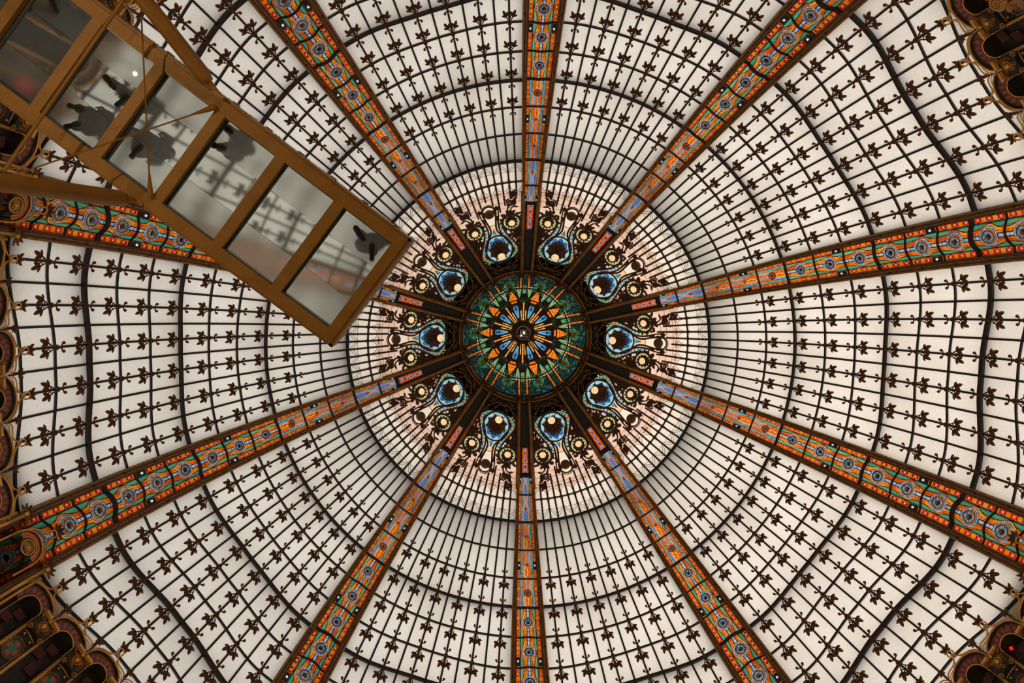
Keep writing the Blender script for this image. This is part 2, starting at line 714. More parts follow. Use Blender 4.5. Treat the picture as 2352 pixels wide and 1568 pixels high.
# glazing bars
hoop_me = {}
for k in range(12):
    b = MB()
    phs = np.linspace(-HALF, HALF, 37)
    thick = k in (0, 3, 6, 9)
    w = {0: .070, 3: .070, 6: .085, 9: .115}.get(k, .052)
    d = .10 if thick else .05
    b.bar([S(hk(k, p), p) for p in phs], [NRM(k, p) for p in phs], w, -.26 if thick else -.02, d)
    hoop_me[k] = b.mesh('hoop_bar', M_HOOP)
rad_me = {}
for i in range(1, NC):
    b = MB()
    p = -HALF + i * DC
    k0 = {0: -1.62, 1: -1.55}.get(0)
    ii = min(i, NC - i)
    k0 = {1: -1.35, 2: -1.45, 3: -1.70, 4: -1.95, 5: -1.60, 6: -1.40}[ii]
    ksr = list(np.linspace(k0, 0, 3)) + list(np.linspace(.5, 10.5, 21)) + [k_loop(p) - .03 if i % 2 else k_cusp(p)]
    b.bar([S(k, p) for k in ksr], [NRM(k, p) for k in ksr], .052, -.02, .065)
    rad_me[i] = b.mesh('radial_bar', M_IRON)
for j in range(10):
    for k in range(12):
        if any_view([S(k, p) for p in np.linspace(-HALF, HALF, 7)], TH[j], 80):
            put('hoop_bar', hoop_me[k], bays[j])
    for i in range(1, NC):
        put('radial_bar', rad_me[i], bays[j])
    for i in range(1, NC, 2):
        p = -HALF + i * DC
        for k in range(2, 11):
            kk = hk(k, p)
            if k == 10 and abs(p) < 2:
                pass
            if not in_view(rotz(S(kk + .3, p), TH[j]), 45):
                continue
            Rk = prof(kk)[0]
            sx = .98 * (Rk / 11.7) ** .85
            o = put('leaf_ornament', ME_ORN, bays[j], FR(kk, p, -.07, sx, .88 + .012 * k, 1))
            put('leaf_sprig', ME_SPR, o)
            put('leaf_sprig', ME_SPL, o)

# ------------------------------------------------------------------ inner zone of a bay: peacock head of stained glass
LEAD = (.010, .006, .005)
C_CREAM = lin(228, 212, 196)
C_CREAM2 = lin(234, 224, 212)
C_PINK = lin(226, 186, 172)
C_PEACH = lin(232, 178, 148)
C_PALE = lin(232, 226, 205)
C_SKY = lin(180, 206, 212)
C_BLUE = lin(70, 130, 185)
C_LBLUE = lin(140, 195, 220)
C_DBLUE = lin(25, 80, 140)
C_TEAL = lin(30, 120, 125)
C_GREEN = lin(60, 140, 95)
C_SAGE = lin(190, 195, 150)
C_ORANGE = lin(236, 114, 18)
C_RED = lin(215, 45, 15)
C_YEL = lin(246, 168, 58)
MED = (0.0, 3.30)
SMED = (.665, 4.06)
NECK = [(4.62, .18), (4.5, .185), (4.35, .165), (4.2, .125), (4.05, .095), (3.95, .095), (3.85, .13), (3.78, .18), (3.68, .30)]
SPATH = [(.255, 4.06), (.27, 3.92), (.32, 3.76), (.41, 3.57), (.51, 3.38), (.585, 3.20), (.545, 3.06), (.42, 2.97), (.28, 2.92)]


def seg_dist(x, y, path):
    best, bt = 9.0, 0.0
    L = 0.0
    for (a, b) in zip(path[:-1], path[1:]):
        dx, dy = b[0] - a[0], b[1] - a[1]
        l2 = dx * dx + dy * dy
        t = min(max(((x - a[0]) * dx + (y - a[1]) * dy) / l2, 0), 1)
        d = math.hypot(x - a[0] - t * dx, y - a[1] - t * dy)
        l = math.sqrt(l2)
        if d < best:
            best, bt = d, L + t * l
        L += l
    return best, bt


def inner_col(X, Y):
    """(label, colour) of a point of the bay's head; mirror symmetric"""
    x = abs(X)
    R = math.hypot(X, Y)
    dm = math.hypot(X, Y - MED[1])
    ds = math.hypot(x - SMED[0], Y - SMED[1])
    if dm < .465:
        ph = math.atan2(Y - MED[1], X)
        f = (ph / (2 * PI) * 12) % 1
        if dm > .44:
            return 'medallion', LEAD
        wav = .345 + .03 * math.sin(9 * ph)
        if abs(dm - wav) < .008 or (f < .04 and dm > wav):
            return 'medallion', LEAD
        if dm > wav:
            return 'medallion', mix(C_LBLUE, C_SKY, hsh(math.floor(ph / (2 * PI) * 12), 1) * .5)
        g = (ph / (2 * PI) * 16) % 1
        if dm < .29 and (g < .7 or dm < .2):
            return 'medallion', LEAD
        return 'medallion', mix(C_BLUE, C_DBLUE, hsh(math.floor(ph / (2 * PI) * 16), 2) * .8)
    if ds < .295:
        ph = math.atan2(Y - SMED[1], x - SMED[0])
        f = abs(((ph / (2 * PI) * 12) % 1) - .5) * 2        # 0 petal axis, 1 between
        rr = ds / .295
        if rr > .93:
            return 'petal_rosette', LEAD
        inn = .60 + .28 * (1 - f) ** 2 if f < .75 else .60
        if f > .9 or rr < (.56 + .25 * (1 - f)):
            return 'petal_rosette', (.008, .008, .006)
        return 'petal_rosette', mix(C_SAGE, lin(215, 215, 175), hsh(math.floor(ph * 12 / (2 * PI)), 5) * .7)
    # s shaped band of blue drops
    d, t = seg_dist(x, Y, SPATH)
    if d < .075:
        if d > .062:
            return 's_band', LEAD
        f = (t / .115) % 1 - .5
        if math.hypot(f * .115, d if True else 0) < .040:
            return 's_band', mix(C_BLUE, C_TEAL, min(max((t - .5) / .6, 0), 1))
        if int(t / .115) in (4, 8):
            return 's_band', C_ORANGE
        return 's_band', mix(C_SAGE, C_GREEN, min(max((t - .55) / .5, 0), 1) * .6)
    # keyhole neck
    if 3.66 < Y < 4.75:
        dk = math.hypot(X, Y - 4.53)
        w = np.interp(Y, [q[0] for q in NECK[::-1]], [q[1] for q in NECK[::-1]])
        if dk < .190 or (Y < 4.53 and x < w):
            if x < .006 and 3.98 < Y < 4.5:
                return 'keyhole', LEAD
            if abs(Y - 4.10) < .008:
                return 'keyhole', LEAD
            tri = (3.97 - Y) * .42
            if 3.80 < Y < 3.97:
                if abs(x - tri) < .010:
                    return 'keyhole', LEAD
                if x < tri:
                    return 'keyhole', C_BLUE
            if Y < 3.95:
                return 'keyhole', mix(C_SAGE, C_PALE, .5)
            if Y < 4.10:
                return 'keyhole', mix(C_YEL, C_CREAM, .55)
            return 'keyhole', mix(C_PALE, C_CREAM, .4)
    # dark fretwork between side medallion and rib
    if (R < 4.22 and x > .52) or R < 3.0:
        if hsh(math.floor(X * 22), math.floor(Y * 22)) > .93:
            return 'fretwork_glass', mix(C_PINK, C_ORANGE, .3)
        return 'fretwork_glass', (.010, .008, .007)
    if Y < 3.7 and x > .30:
        return 'fretwork_glass', (.010, .008, .007)
    return None, None


NA, NR = 132, 190
Rs = np.linspace(2.62, 6.006, NR)
As = np.linspace(-14.75, 14.75, NA)
lab = {}
cols = {}
for i, R in enumerate(Rs):
    for q, a in enumerate(As):
        t = math.radians(a)
        X, Y = R * math.sin(t), R * math.cos(t)
        L, c = inner_col(X, Y)
        if L is None:
            phq = a / DC
            # pale blue outer spandrels, cream lobes, pink middle
            lobe = abs(((a / (2 * DC)) % 1) - .5) * 2     # 0 in the middle of a lobe, 1 on its edge
            if R > 5.36:
                u = (R - 5.36) / .646
                edge = 1.0 - (max(u - .60, 0) / .34) ** 2 if u < .94 else 0
                wv = .62 + .38 * math.sin(min(u * 1.25 + .15, 1) * PI / 2)
                if lobe < min(wv, max(edge, 0) ** .5 if edge > 0 else 0):
                    c = C_CREAM2
                else:
                    c = mix(C_SKY, C_CREAM, .35 * (1 - u))
            else:
                u = (5.36 - R)
                if u < .28 * (1 - lobe ** 2) ** .5:
                    c = C_CREAM2
                else:
                    cell = hsh(math.floor(a / DC), math.floor(R / .19))
                    c = mix(mix(C_PINK, C_PEACH, cell), C_CREAM, .15 + .5 * hsh(math.floor(a / DC) + 7, math.floor(R / .19)))
                    if R < 4.6:
                        c = mix(c, C_CREAM, .3)
                if abs((R / .19) % 1 - .04) < .035 and R < 5.25:
                    c = mix(c, LEAD, .7)
            L = 'pane'
        lab[(i, q)] = L
        cols[(i, q)] = c
parts = {}
for i in range(NR - 1):
    for q in range(NA - 1):
        L = lab[(i, q)]
        if L == 'pane':
            cc = int((As[q] + HALF) / DC)
            L = ('pane', cc, 0 if Rs[i] < 5.36 else 1)
        elif L in ('petal_rosette', 's_band'):
            L = (L, 0 if As[q] < 0 else 1, 0)
        else:
            L = (L, 0, 0)
        parts.setdefault(L, []).append((i, q))
inner_meshes = []
for L, cells in parts.items():
    b = MB()
    idx = {}
    vs, cs, fs = [], [], []
    for (i, q) in cells:
        f = []
        for (di, dq) in ((0, 0), (0, 1), (1, 1), (1, 0)):
            key = (i + di, q + dq)
            if key not in idx:
                idx[key] = len(vs)
                t = math.radians(As[key[1]])
                vs.append(S((Rs[key[0]] - R0) / (STEP * math.cos(AIN)), As[key[1]], 0.0))
                cs.append(cols[key])
            f.append(idx[key])
        fs.append(tuple(f))
    b.add(vs, fs, cs)
    inner_meshes.append((L[0], b.mesh(L[0], M_STAIN)))

# lead lines, arches, beads
lead = MB()
for c in range(-3, 3):
    a0 = (2 * c + 1) * DC
    for s in (-1, 1):
        for e in (0.0, .11):
            pts = []
            for i in range(15):
                u = i / 14
                w = (1.0 - .16 * e * 4) * math.cos(max(u - .45, 0) / .55 * PI / 2) if u > .45 else (1.0 - .55 * (1 - u / .45) ** 2 * (.4 + e))
                pts.append(S(-.80 + u * (.70 - e), a0 + s * DC * w * (1.0 + e * .3), -.012))
            lead.tube(pts, .008, 3)
    pts = [S(-.86 - .30 * math.sqrt(max(0, 1 - (t / 8 - 1) ** 2)), a0 + DC * (t / 8 - 1) * .96, -.012) for t in range(17)]
    lead.tube(pts, .008, 3)
    for s in (-1, 1):
        cpt = S(-1.23, a0 + s * DC * .32 + DC, -.015)
        if abs(a0 + s * DC * .32 + DC) < HALF - .6:
            m = FR(-1.23, a0 + s * DC * .32 + DC, -.015)
            lead.tube([m @ Vector((.045 * math.cos(t * PI / 4), .045 * math.sin(t * PI / 4), 0)) for t in range(8)], .009, 3, True)
for kk_ in (-.40, -1.23):
    lead.tube([S(kk_, p, -.012) for p in np.linspace(-HALF, HALF, 25)], .007, 3)
ME_LEAD = lead.mesh('lead_line', M_IRON)
bm_ = MB()
ph_ = np.linspace(-HALF, HALF, 25)
bm_.bar([S(-.80, p) for p in ph_], [NRM(-.8, p) for p in ph_], .038, -.02, .06)
ME_BRING = bm_.mesh('hoop_bar', M_HOOP)
bm_ = MB()
bm_.ball((0, 0, 0), .062, 8, 6, None, (1, 1, .8))
ME_BEAD = bm_.mesh('bead', M_DARKBRZ)


def plan_path(path, off, n=4):
    """smooth a plan polyline (Catmull-Rom) and lift it"""
    P = [path[0]] + list(path) + [path[-1]]
    out = []
    for i in range(1, len(P) - 2):
        for q in range(n):
            t = q / n
            r = []
            for a in (0, 1):
                p0, p1, p2, p3 = P[i - 1][a], P[i][a], P[i + 1][a], P[i + 2][a]
                r.append(.5 * ((2 * p1) + (-p0 + p2) * t + (2 * p0 - 5 * p1 + 4 * p2 - p3) * t * t + (-p0 + 3 * p1 - 3 * p2 + p3) * t ** 3))
            out.append(lift(r[0], r[1], off))
    out.append(lift(path[-1][0], path[-1][1], off))
    return out


def circ(cx, cy, r, a0=0.0, a1=2 * PI, n=24):
    return [(cx + r * math.cos(a0 + (a1 - a0) * i / n), cy + r * math.sin(a0 + (a1 - a0) * i / n)) for i in range(n + 1)]


heads = []      # (name, mesh)
for s in (-1, 1):
    b = MB()
    off = -.05
    # neck outline
    b.tube(plan_path([(s * q[1], q[0]) for q in [(4.62, .175), (4.5, .20), (4.35, .18), (4.2, .14), (4.05, .108), (3.95, .108), (3.85, .148), (3.78, .21), (3.62, .36)]], off), .034, 6)
    b.tube(plan_path([(s * .33, 4.60), (s * .30, 4.42), (s * .245, 4.22), (s * .205, 4.06), (s * .205, 3.93), (s * .26, 3.74), (s * .345, 3.58)], off), .026, 5)
    heads.append(('neck_moulding', b.mesh('neck_moulding', M_DARKBRZ, True)))
    b = MB()
    inner = [(s * (q[0] - .075), q[1] + .01) for q in SPATH]
    b.tube(plan_path([(s * q[0], q[1]) for q in [(.33, 4.22), (.345, 4.02), (.36, 3.88), (.42, 3.72), (.51, 3.55), (.60, 3.38), (.675, 3.20), (.67, 3.05), (.60, 2.93), (.45, 2.84)]], off), .034, 6)
    b.tube(plan_path([(s * q[0], q[1]) for q in [(.245, 4.40), (.20, 4.06), (.205, 3.90), (.25, 3.73), (.34, 3.54), (.44, 3.36), (.51, 3.20), (.48, 3.10), (.38, 3.03)]], off), .030, 6)
    heads.append(('s_moulding', b.mesh('s_moulding', M_DARKBRZ, True)))
    # scrolls towards the rib
    b = MB()
    z = -.07
    c1, c2 = (s * .78, 4.72), (s * .95, 4.93)
    for (c, r, sg) in ((c1, .115, s), (c2, .095, -s), (( s * .90, 4.70), .08, -s)):
        b.tube([lift(p[0], p[1], z) for p in spiral(c[0], c[1], r, PI / 2, 1.6, sg, 0, 18, .8)], .028, 5)
        b.tube([lift(p[0], p[1], z - .012) for p in spiral(c[0], c[1], r * .45, 0, .9, sg, 0, 8, .5)], .026, 5)
    b.tube(plan_path([(s * .62, 4.42), (s * .66, 4.55), (s * .74, 4.62), (s * .86, 4.62), (s * .98, 4.74), (s * 1.04, 4.90), (s * .98, 5.02), (s * .90, 5.00)], z), .030, 5)
    b.tube(plan_path([(s * .70, 4.40), (s * .78, 4.52), (s * .90, 4.58), (s * .98, 4.66)], z), .024, 5)
    heads.append(('scroll', b.mesh('scroll', M_DARKBRZ, True)))
    # leaves over the side medallion
    b = MB()
    for (x, y, an, L) in ((.70, 4.34, 2.3, .24), (.70, 4.34, .7, .24), (.70, 4.35, 1.5, .20), (.55, 4.32, 2.6, .20), (.90, 4.28, .4, .20), (.95, 4.10, -.4, .16), (.86, 4.80, 1.2, .14), (.80, 4.62, .6, .20), (.72, 4.56, 2.0, .18), (.92, 4.80, 0.2, .16), (.70, 4.80, 2.6, .15), (1.0, 4.98, 1.3, .14), (.86, 4.56, -.2, .17), (.40, 4.14, 2.9, .13),
                          (.42, 4.30, 1.9, .14), (.80, 3.82, -1.0, .22), (.72, 3.74, -1.9, .20), (.86, 3.76, -.5, .15), (.70, 3.60, -1.2, .18), (.64, 3.72, -2.2, .15)):
        m = lift_fr(s * x, y, -.09)
        # frame x axis points along +phi (= +X); y outward
        a = an if s > 0 else PI - an
        b.leaf((0, 0), a, L, L * .5, 0, m)
    heads.append(('acanthus_leaf', b.mesh('acanthus_leaf', M_BRONZE)))
    # fret bars
    b = MB()
    for (p, q) in (((.55, 3.74), (.80, 3.66)), ((.60, 3.62), (.74, 3.88)), ((.66, 3.55), (.80, 3.80)), ((.70, 3.45), (.56, 3.66)), ((.72, 3.36), (.72, 3.6)), ((.68, 3.30), (.80, 3.52))):
        b.tube([lift(s * p[0], p[1], -.05), lift(s * (p[0] + q[0]) / 2 + s * .02, (p[1] + q[1]) / 2, -.07), lift(s * q[0], q[1], -.05)], .016, 5)
    heads.append(('fret', b.mesh('fret', M_DARKBRZ, True)))
    # flower beside the knob
    b = MB()
    m = lift_fr(s * .30, 4.66, -.09)
    for i in range(5):
        b.leaf((0, 0), .5 + i * 2 * PI / 5, .11, .085, 0, m)
    b.ball((0, 0, .02), .03, 6, 4, m)
    heads.append(('knob_flower', b.mesh('knob_flower', M_BRONZE)))
# knob and its ring, medallion ring, wreath
b = MB()
m = lift_fr(0, 4.53, -.05)
b.lathe([(.165, -.02), (.168, .05), (.130, .07), (.118, .045), (.095, .05), (.088, .09), (.065, .09), (.055, .065), (.040, .07), (.032, .12), (0, .13)], 18, m)
heads.append(('spiral_knob', b.mesh('spiral_knob', M_KNOB)))
b = MB()
b.tube([lift(p[0], p[1], -.05) for p in circ(0, 4.53, .235, -.35, PI + .35, 20)], .028, 6)
b.tube([lift(p[0], p[1], -.07) for p in circ(0, 4.55, .27, .2, PI - .2, 16)], .016, 5)
heads.append(('knob_ring', b.mesh('knob_ring', M_DARKBRZ, True)))
b = MB()
b.tube([lift(p[0], p[1], -.05) for p in circ(0, MED[1], .475, n=36)[:-1]], .032, 6, True)
heads.append(('medallion_ring', b.mesh('medallion_ring', M_DARKBRZ, True)))
# dark carved apron under the medallion, opaque
b = MB()
vs, fs = [], []
for i, k in enumerate(np.linspace(-KIN - .05, -4.02, 8)):
    for q, p in enumerate(np.linspace(-18, 18, 13)):
        vs.append(S(k, p, .03 + .10 * math.sin(i / 7 * PI)))
for i in range(7):
    for q in range(12):
        fs.append((i * 13 + q, i * 13 + q + 1, (i + 1) * 13 + q + 1, (i + 1) * 13 + q))
b.add(vs, fs)
heads.append(('apron', b.mesh('apron', M_BLACK)))
b = MB()
for s in (-1, 1):
    b.tube(plan_path([(s * .05, 2.58), (s * .22, 2.60), (s * .38, 2.70), (s * .50, 2.82), (s * .62, 2.96)], -.06), .020, 5)
    b.tube(plan_path([(s * .10, 2.74), (s * .26, 2.72), (s * .34, 2.62), (s * .46, 2.60)], -.04), .014, 5)
    b.tube(plan_path([(s * .20, 2.45), (s * .34, 2.50), (s * .50, 2.64)], -.04), .015, 5)
    for (x, y, an) in ((.36, 2.66, 1.0), (.42, 2.74, 0.2), (.30, 2.56, -.6), (.52, 2.70, 1.9), (.16, 2.52, 1.5), (.56, 2.86, -.7)):
        m = lift_fr(s * x, y, -.06)
        b.leaf((0, 0), an if s > 0 else PI - an, .14, .07, 0, m)
b.tube([lift(p[0], p[1], -.05) for p in circ(0, 2.86, .24, PI * 1.05, PI * 1.95, 12)], .018, 5)
b.tube([lift(p[0], p[1], -.05) for p in circ(0, 2.80, .26, 0.1, PI - .1, 12)], .014, 5)
heads.append(('apron_carving', b.mesh('apron_carving', M_KNOB)))

for j in range(10):
    for nm, me in inner_meshes:
        put(nm, me, bays[j], kind='stuff' if nm == 'fretwork_glass' else None)
    put('lead_line', ME_LEAD, bays[j], kind='stuff')
    put('hoop_bar', ME_BRING, bays[j])
    for i in range(1, NC):
        put('bead', ME_BEAD, bays[j], FR(-.80, -HALF + i * DC, -.04))
    for nm, me in heads:
        put(nm, me, bays[j])

# lamps in the heads: each a thing of its own
def mk_lamp_parts(r, collar):
    b = MB()
    b.ball((0, 0, .055), r, 16, 9, None, (1, 1, .75))
    g = b.mesh('globe', M_LAMP, True)
    b = MB()
    if collar == 'rosette':
        b.lathe([(r * 1.35, 0), (r * 1.4, .03), (r * 1.15, .07), (r * .95, .07), (r * .9, .03)], 20, None, 0, None, False)
        for i in range(12):
            a = 2 * PI * i / 12
            b.leaf((r * 1.15 * math.cos(a), r * 1.15 * math.sin(a)), a, r * .85, r * .42, .03)
        ring = MB()
        pts = [(.30 * math.cos(2 * PI * i / 30), .30 * math.sin(2 * PI * i / 30), .02) for i in range(30)]
        ring.tube(pts, .030, 6, True)
        for i in range(14):
            a = 2 * PI * i / 14
            ring.leaf((.32 * math.cos(a), .32 * math.sin(a)), a + .5, .13, .075, -.01)
        pts = [(.335 * math.cos(2 * PI * i / 30), .335 * math.sin(2 * PI * i / 30), .0) for i in range(30)]
        ring.tube(pts, .022, 5, True)
        return g, b.mesh('collar', M_DARKBRZ), ring.mesh('ring', M_DARKBRZ)
    b.lathe([(r * 1.15, -.04), (r * 1.2, .0), (r * 1.1, .05), (r * .92, .05)], 20, None, 0, None, False)
    for i in range(14):
        a = 2 * PI * i / 14
        b.tube([(r * 1.1 * math.cos(a), r * 1.1 * math.sin(a), .0), (r * 1.75 * math.cos(a), r * 1.75 * math.sin(a), -.06)], .009, 4)
    w = MB()
    for i in range(8):
        a = 2 * PI * (i + .5) / 8
        c = (.19 * math.cos(a), .19 * math.sin(a))
        w.leaf(c, a, .20, .135, -.02)
        w.leaf(c, a + .85, .17, .11, -.02)
        w.leaf(c, a - .85, .17, .11, -.02)
        w.leaf(c, a + PI, .10, .10, -.02)
    return g, b.mesh('collar', M_DARKBRZ), w.mesh('leaf_wreath', M_BRONZE)


LM = mk_lamp_parts(.135, 'wreath')
LS = mk_lamp_parts(.118, 'rosette')
for j in range(10):
    base = Matrix.Translation((0, 0, ZC)) @ Matrix.Rotation(TH[j], 4, 'Z')
    side = BAY_NAME[j]
    t = thing('globe_lamp', 'round lamp in leaf wreath on blue medallion, ' + side, 'lamp', group='lamps on the blue medallions')
    t.matrix_world = base @ lift_fr(0, 3.27, -.10)
    put('leaf_wreath', LM[2], t)
    m2 = Matrix.Translation((0, -.05, .20))
    put('collar', LM[1], t, m2)
    put('globe', LM[0], t, m2)
    for s, nm in ((-1, 'anticlockwise'), (1, 'clockwise')):
        t = thing('rosette_lamp', 'round lamp in green petal rosette, %s of the pair, %s' % (nm, side), 'lamp', group='lamps in the petalled rosettes')
        t.matrix_world = base @ lift_fr(s * SMED[0], SMED[1], -.03)
        put('ring', LS[2], t)
        put('collar', LS[1], t)
        put('globe', LS[0], t)

# ------------------------------------------------------------------ the ten stained glass ribs: trim_1 .. trim_10
GH = 2.50      # half angle of the glass band
BH = 3.48      # half angle of the rib


def bulge(k, u):
    if k < 1:
        return .04
    return .04 - .20 * (k / 9.0) ** 1.6 * max(0, 1 - (u / .68) ** 2)


CORE = .66


def rib_col(u, v, k):
    au = abs(u)
    if au < CORE:
        u = u / CORE * .735
    else:
        u = math.copysign(.775 + (au - CORE) / (1 - CORE) * .225, u)
    au = abs(u)
    R = prof(k + .5)[0]
    W = 2 * math.radians(GH) * R          # band width in metres
    sgn = 1 if u > 0 else -1
    if au > .775:
        if au < .795 or au > .985:
            return LEAD
        n = 3
        f = (v * n) % 1 - .5
        q = math.floor(v * n)
        dx, dy = (au - .89) * W / 2 * (1 - CORE) / .225, f * STEP / n
        rad = .092 * W / 2 * (1 - CORE) / .225
        d = math.hypot(dx, dy)
        if d < rad * .32:
            return lin(240, 215, 200)
        if d < rad:
            return mix(C_RED, lin(240, 70, 20), hsh(q + k * 3, sgn + 4))
        if d < rad * 1.14:
            return LEAD
        if abs(abs(f) - .28) < .018 or abs(abs(f) - .48) < .02:
            return LEAD
        base = mix(C_ORANGE, C_YEL, .55 * hsh(q * 2 + (1 if f > 0 else 0) + k * 7, sgn + 9))
        if abs(f) > .28 and abs(au - .89) > .06:
            base = mix(base, C_RED, .5)
        return base
    if au > .735:
        return LEAD
    x, y = u * W / 2 * CORE / .735, (v - .5) * STEP
    W *= CORE
    d = math.hypot(x, y)
    kk = k + .5
    if kk < 3.2:                    # narrow upper part
        if au > .50:
            f = (v * 5) % 1
            if au < .53 or f < .03 or abs(au - .63) < .015:
                return LEAD
            if au > .63:
                return mix(lin(35, 90, 130), lin(110, 175, 205), hsh(math.floor(v * 5), k))
            return mix(lin(70, 140, 120), lin(160, 200, 160), hsh(math.floor(v * 4), k + 3))
        rr = .16 * W
        if d < rr:
            if d > rr * .86 or abs(d - rr * .5) < .006:
                return LEAD
            return C_ORANGE if d > rr * .5 else lin(130, 40, 10)
        wv = math.sin(v * 2 * PI * 1.0 + (0 if u > 0 else PI)) * .18
        s_ = (u + wv) / .16
        f = s_ % 1
        if f < .13 or abs(((v * 6 + u * 2) % 1) - .5) < .03:
            return LEAD
        return [lin(250, 175, 80), lin(140, 160, 215), C_ORANGE, lin(235, 100, 25)][int(math.floor(s_)) % 4] if kk > 0 else [lin(110, 140, 205), lin(150, 165, 215), lin(230, 150, 70), lin(85, 120, 190)][int(math.floor(s_)) % 4]
    rr = .235 * W
    halo = rr * 1.62
    # orange wave edge
    edge = .515 + .12 * math.cos(2 * PI * (v - .5)) + .035 * math.cos(4 * PI * (v - .5))
    if d < rr:
        ph = math.atan2(y, x)
        g = (ph / (2 * PI) * 16) % 1
        if d > rr * .93 or g < .30 * (rr / max(d, .001)) ** .6 * .8:
            return (.006, .005, .006)
        if d < rr * .45:
            return (.01, .006, .005)
        return mix(lin(90, 155, 205), lin(165, 205, 235), hsh(math.floor(ph * 16 / (2 * PI)), 2))
    if d < halo:
        ph = math.atan2(y, x)
        g = (ph / (2 * PI) * 15) % 1
        q = math.floor(ph / (2 * PI) * 15)
        if d < rr * 1.24:
            return lin(205, 115, 35) if g > .1 else LEAD
        if abs(d - rr * 1.26) < rr * .05 or abs(d - halo) < rr * .07 or g < .09:
            return LEAD
        return mix(lin(85, 150, 205), lin(150, 200, 230), hsh(q, k))
    if au < .10 and (v < .5 - halo / STEP or v > .5 + halo / STEP):
        f = (v * 9) % 1
        if au > .075 or f < .07:
            return LEAD
        return mix(lin(110, 160, 205), lin(185, 200, 230), hsh(math.floor(v * 9), k + 5))
    if au < .145 and abs(v - .5) > halo / STEP * .95:
        return LEAD
    if abs(au - edge) < .022:
        return LEAD
    if au < edge:
        # orange streams
        s_ = (au - edge) * 5.2
        f = s_ % 1
        row = (v * 3.6 + .5 * math.sin(au * 9) + .13 * math.floor(s_)) % 1
        if f < .075 or row < .045:
            return LEAD
        q = hsh(math.floor(s_) + sgn * 3, math.floor(v * 3.6 + .5 * math.sin(au * 9)) + k)
        if v < .12 or v > .90:
            return mix(lin(200, 75, 20), C_ORANGE, q)
        return mix(C_ORANGE, C_YEL, max(0, q - .45) * 1.2) if q > .25 else lin(205, 85, 20)
    if d < halo * 1.16:
        return C_ORANGE
    # green lens and teal slivers
    e2 = .60
    f = ((au - .60) / .045) % 1
    if au > .68:
        if f < .22:
            return LEAD
        return [lin(30, 95, 120), lin(85, 150, 175), lin(20, 70, 100)][int((au - .6) / .045) % 3]
    if ((au - .2) / .075) % 1 < .09:
        return LEAD
    return mix(lin(55, 140, 110), lin(150, 195, 140), hsh(math.floor(au / .085), k + sgn) * (.5 if kk > 6 else .9))


def inner_rib_col(u, w):
    """orange panel with four blue flowers; w 0 (outer end) .. 1 (inner end)"""
    f = (w * 4) % 1 - .5
    d = math.hypot(u, f * 1.5)
    if abs(u) > .93 or w < .015 or w > .985:
        return LEAD
    if d < .62 and abs(f) < .42:
        if d < .16:
            return C_RED
        if abs(u) < .06 or abs(f) < .04 or abs(d - .58) < .05:
            return LEAD
        return lin(150, 175, 215)
    if abs(((f + .5) * 4) % 1) < .10 or abs(u) < .05:
        return LEAD
    return mix(C_ORANGE, lin(240, 80, 15), hsh(math.floor(w * 16), 3))


panel_me, border_me, cross_me = {}, {}, {}
NU, NV = 58, 52
RK = list(range(-2, 13))
for k in RK:
    ka = -1.70 if k == -2 else k
    kb = k + 1
    us = np.linspace(-1, 1, NU)
    ncore = MB()
    vsb = np.linspace(0, 1, NV)
    dat = {}
    for name, lo, hi in (('core', -CORE, CORE), ('left', -1.0, -CORE), ('right', CORE, 1.0)):
        uu = np.linspace(lo, hi, 70 if name == 'core' else 22)
        b = MB()
        vs, cs = [], []
        for v in vsb:
            kk = ka + (kb - ka) * v
            for u in uu:
                taper = 1.0
                vs.append(S(kk, u * GH * taper, bulge(kk, u)))
                uc = u * .9999 if name == 'core' else math.copysign(max(abs(u), CORE + .0001), u)
                cs.append(rib_col(uc, v, k))
        nn = len(uu)
        fs = [(i * nn + q, i * nn + q + 1, (i + 1) * nn + q + 1, (i + 1) * nn + q) for i in range(NV - 1) for q in range(nn - 1)]
        b.add(vs, fs, cs)
        dat[name] = b.mesh('border_pane' if name != 'core' else 'pane', M_STAIN)
    panel_me[k] = dat
    b = MB()
    uu = np.linspace(-1, 1, 15)
    wd = {0: .06, 3: .065, 6: .085, 9: .12}.get(k, .036)
    b.bar([S(ka, u * GH, bulge(ka, u) - .01) for u in uu], [NRM(ka, u) for u in uu], wd, -.03, .05)
    cross_me[k] = b.mesh('cross_bar', M_IRON)


def mk_rosette(k):
    R = prof(k + .5)[0]
    W = 2 * math.radians(GH) * R
    rr = .235 * W * CORE
    ring = MB()
    ring.tube([(rr * math.cos(2 * PI * i / 24), rr * math.sin(2 * PI * i / 24), .02) for i in range(24)], .016, 5, True)
    for i in range(16):
        a = 2 * PI * i / 16
        ring.tube([(rr * .25 * math.cos(a), rr * .25 * math.sin(a), .05), (rr * .97 * math.cos(a), rr * .97 * math.sin(a), .03)], .006, 4)
    boss = MB()
    boss.ball((0, 0, .07), rr * .26, 10, 6)
    return ring.mesh('rosette', M_GILTDARK if k >= 7 else M_DARKBRZ), boss.mesh('boss', M_BOSS)


ros_me = {k: mk_rosette(k) for k in range(2, 11)}
FAR_RIB = 11


def rib_line(s, a, k0, k1, off, n=30):
    """meridian line at angle s*a (degrees), narrowing towards the crown"""
    out, nr = [], []
    for k in np.linspace(k0, k1, n):
        x = a
        if k < -1.2:      # parallel sided towards the crown ring
            Rk = prof(k)[0]
            x = math.degrees(math.atan2(math.radians(a) * prof(-1.2)[0] * (1 - .25 * (-1.2 - k) / 2.8), Rk))
        out.append(S(k, s * x, off))
        nr.append(NRM(k, s * x))
    return out, nr


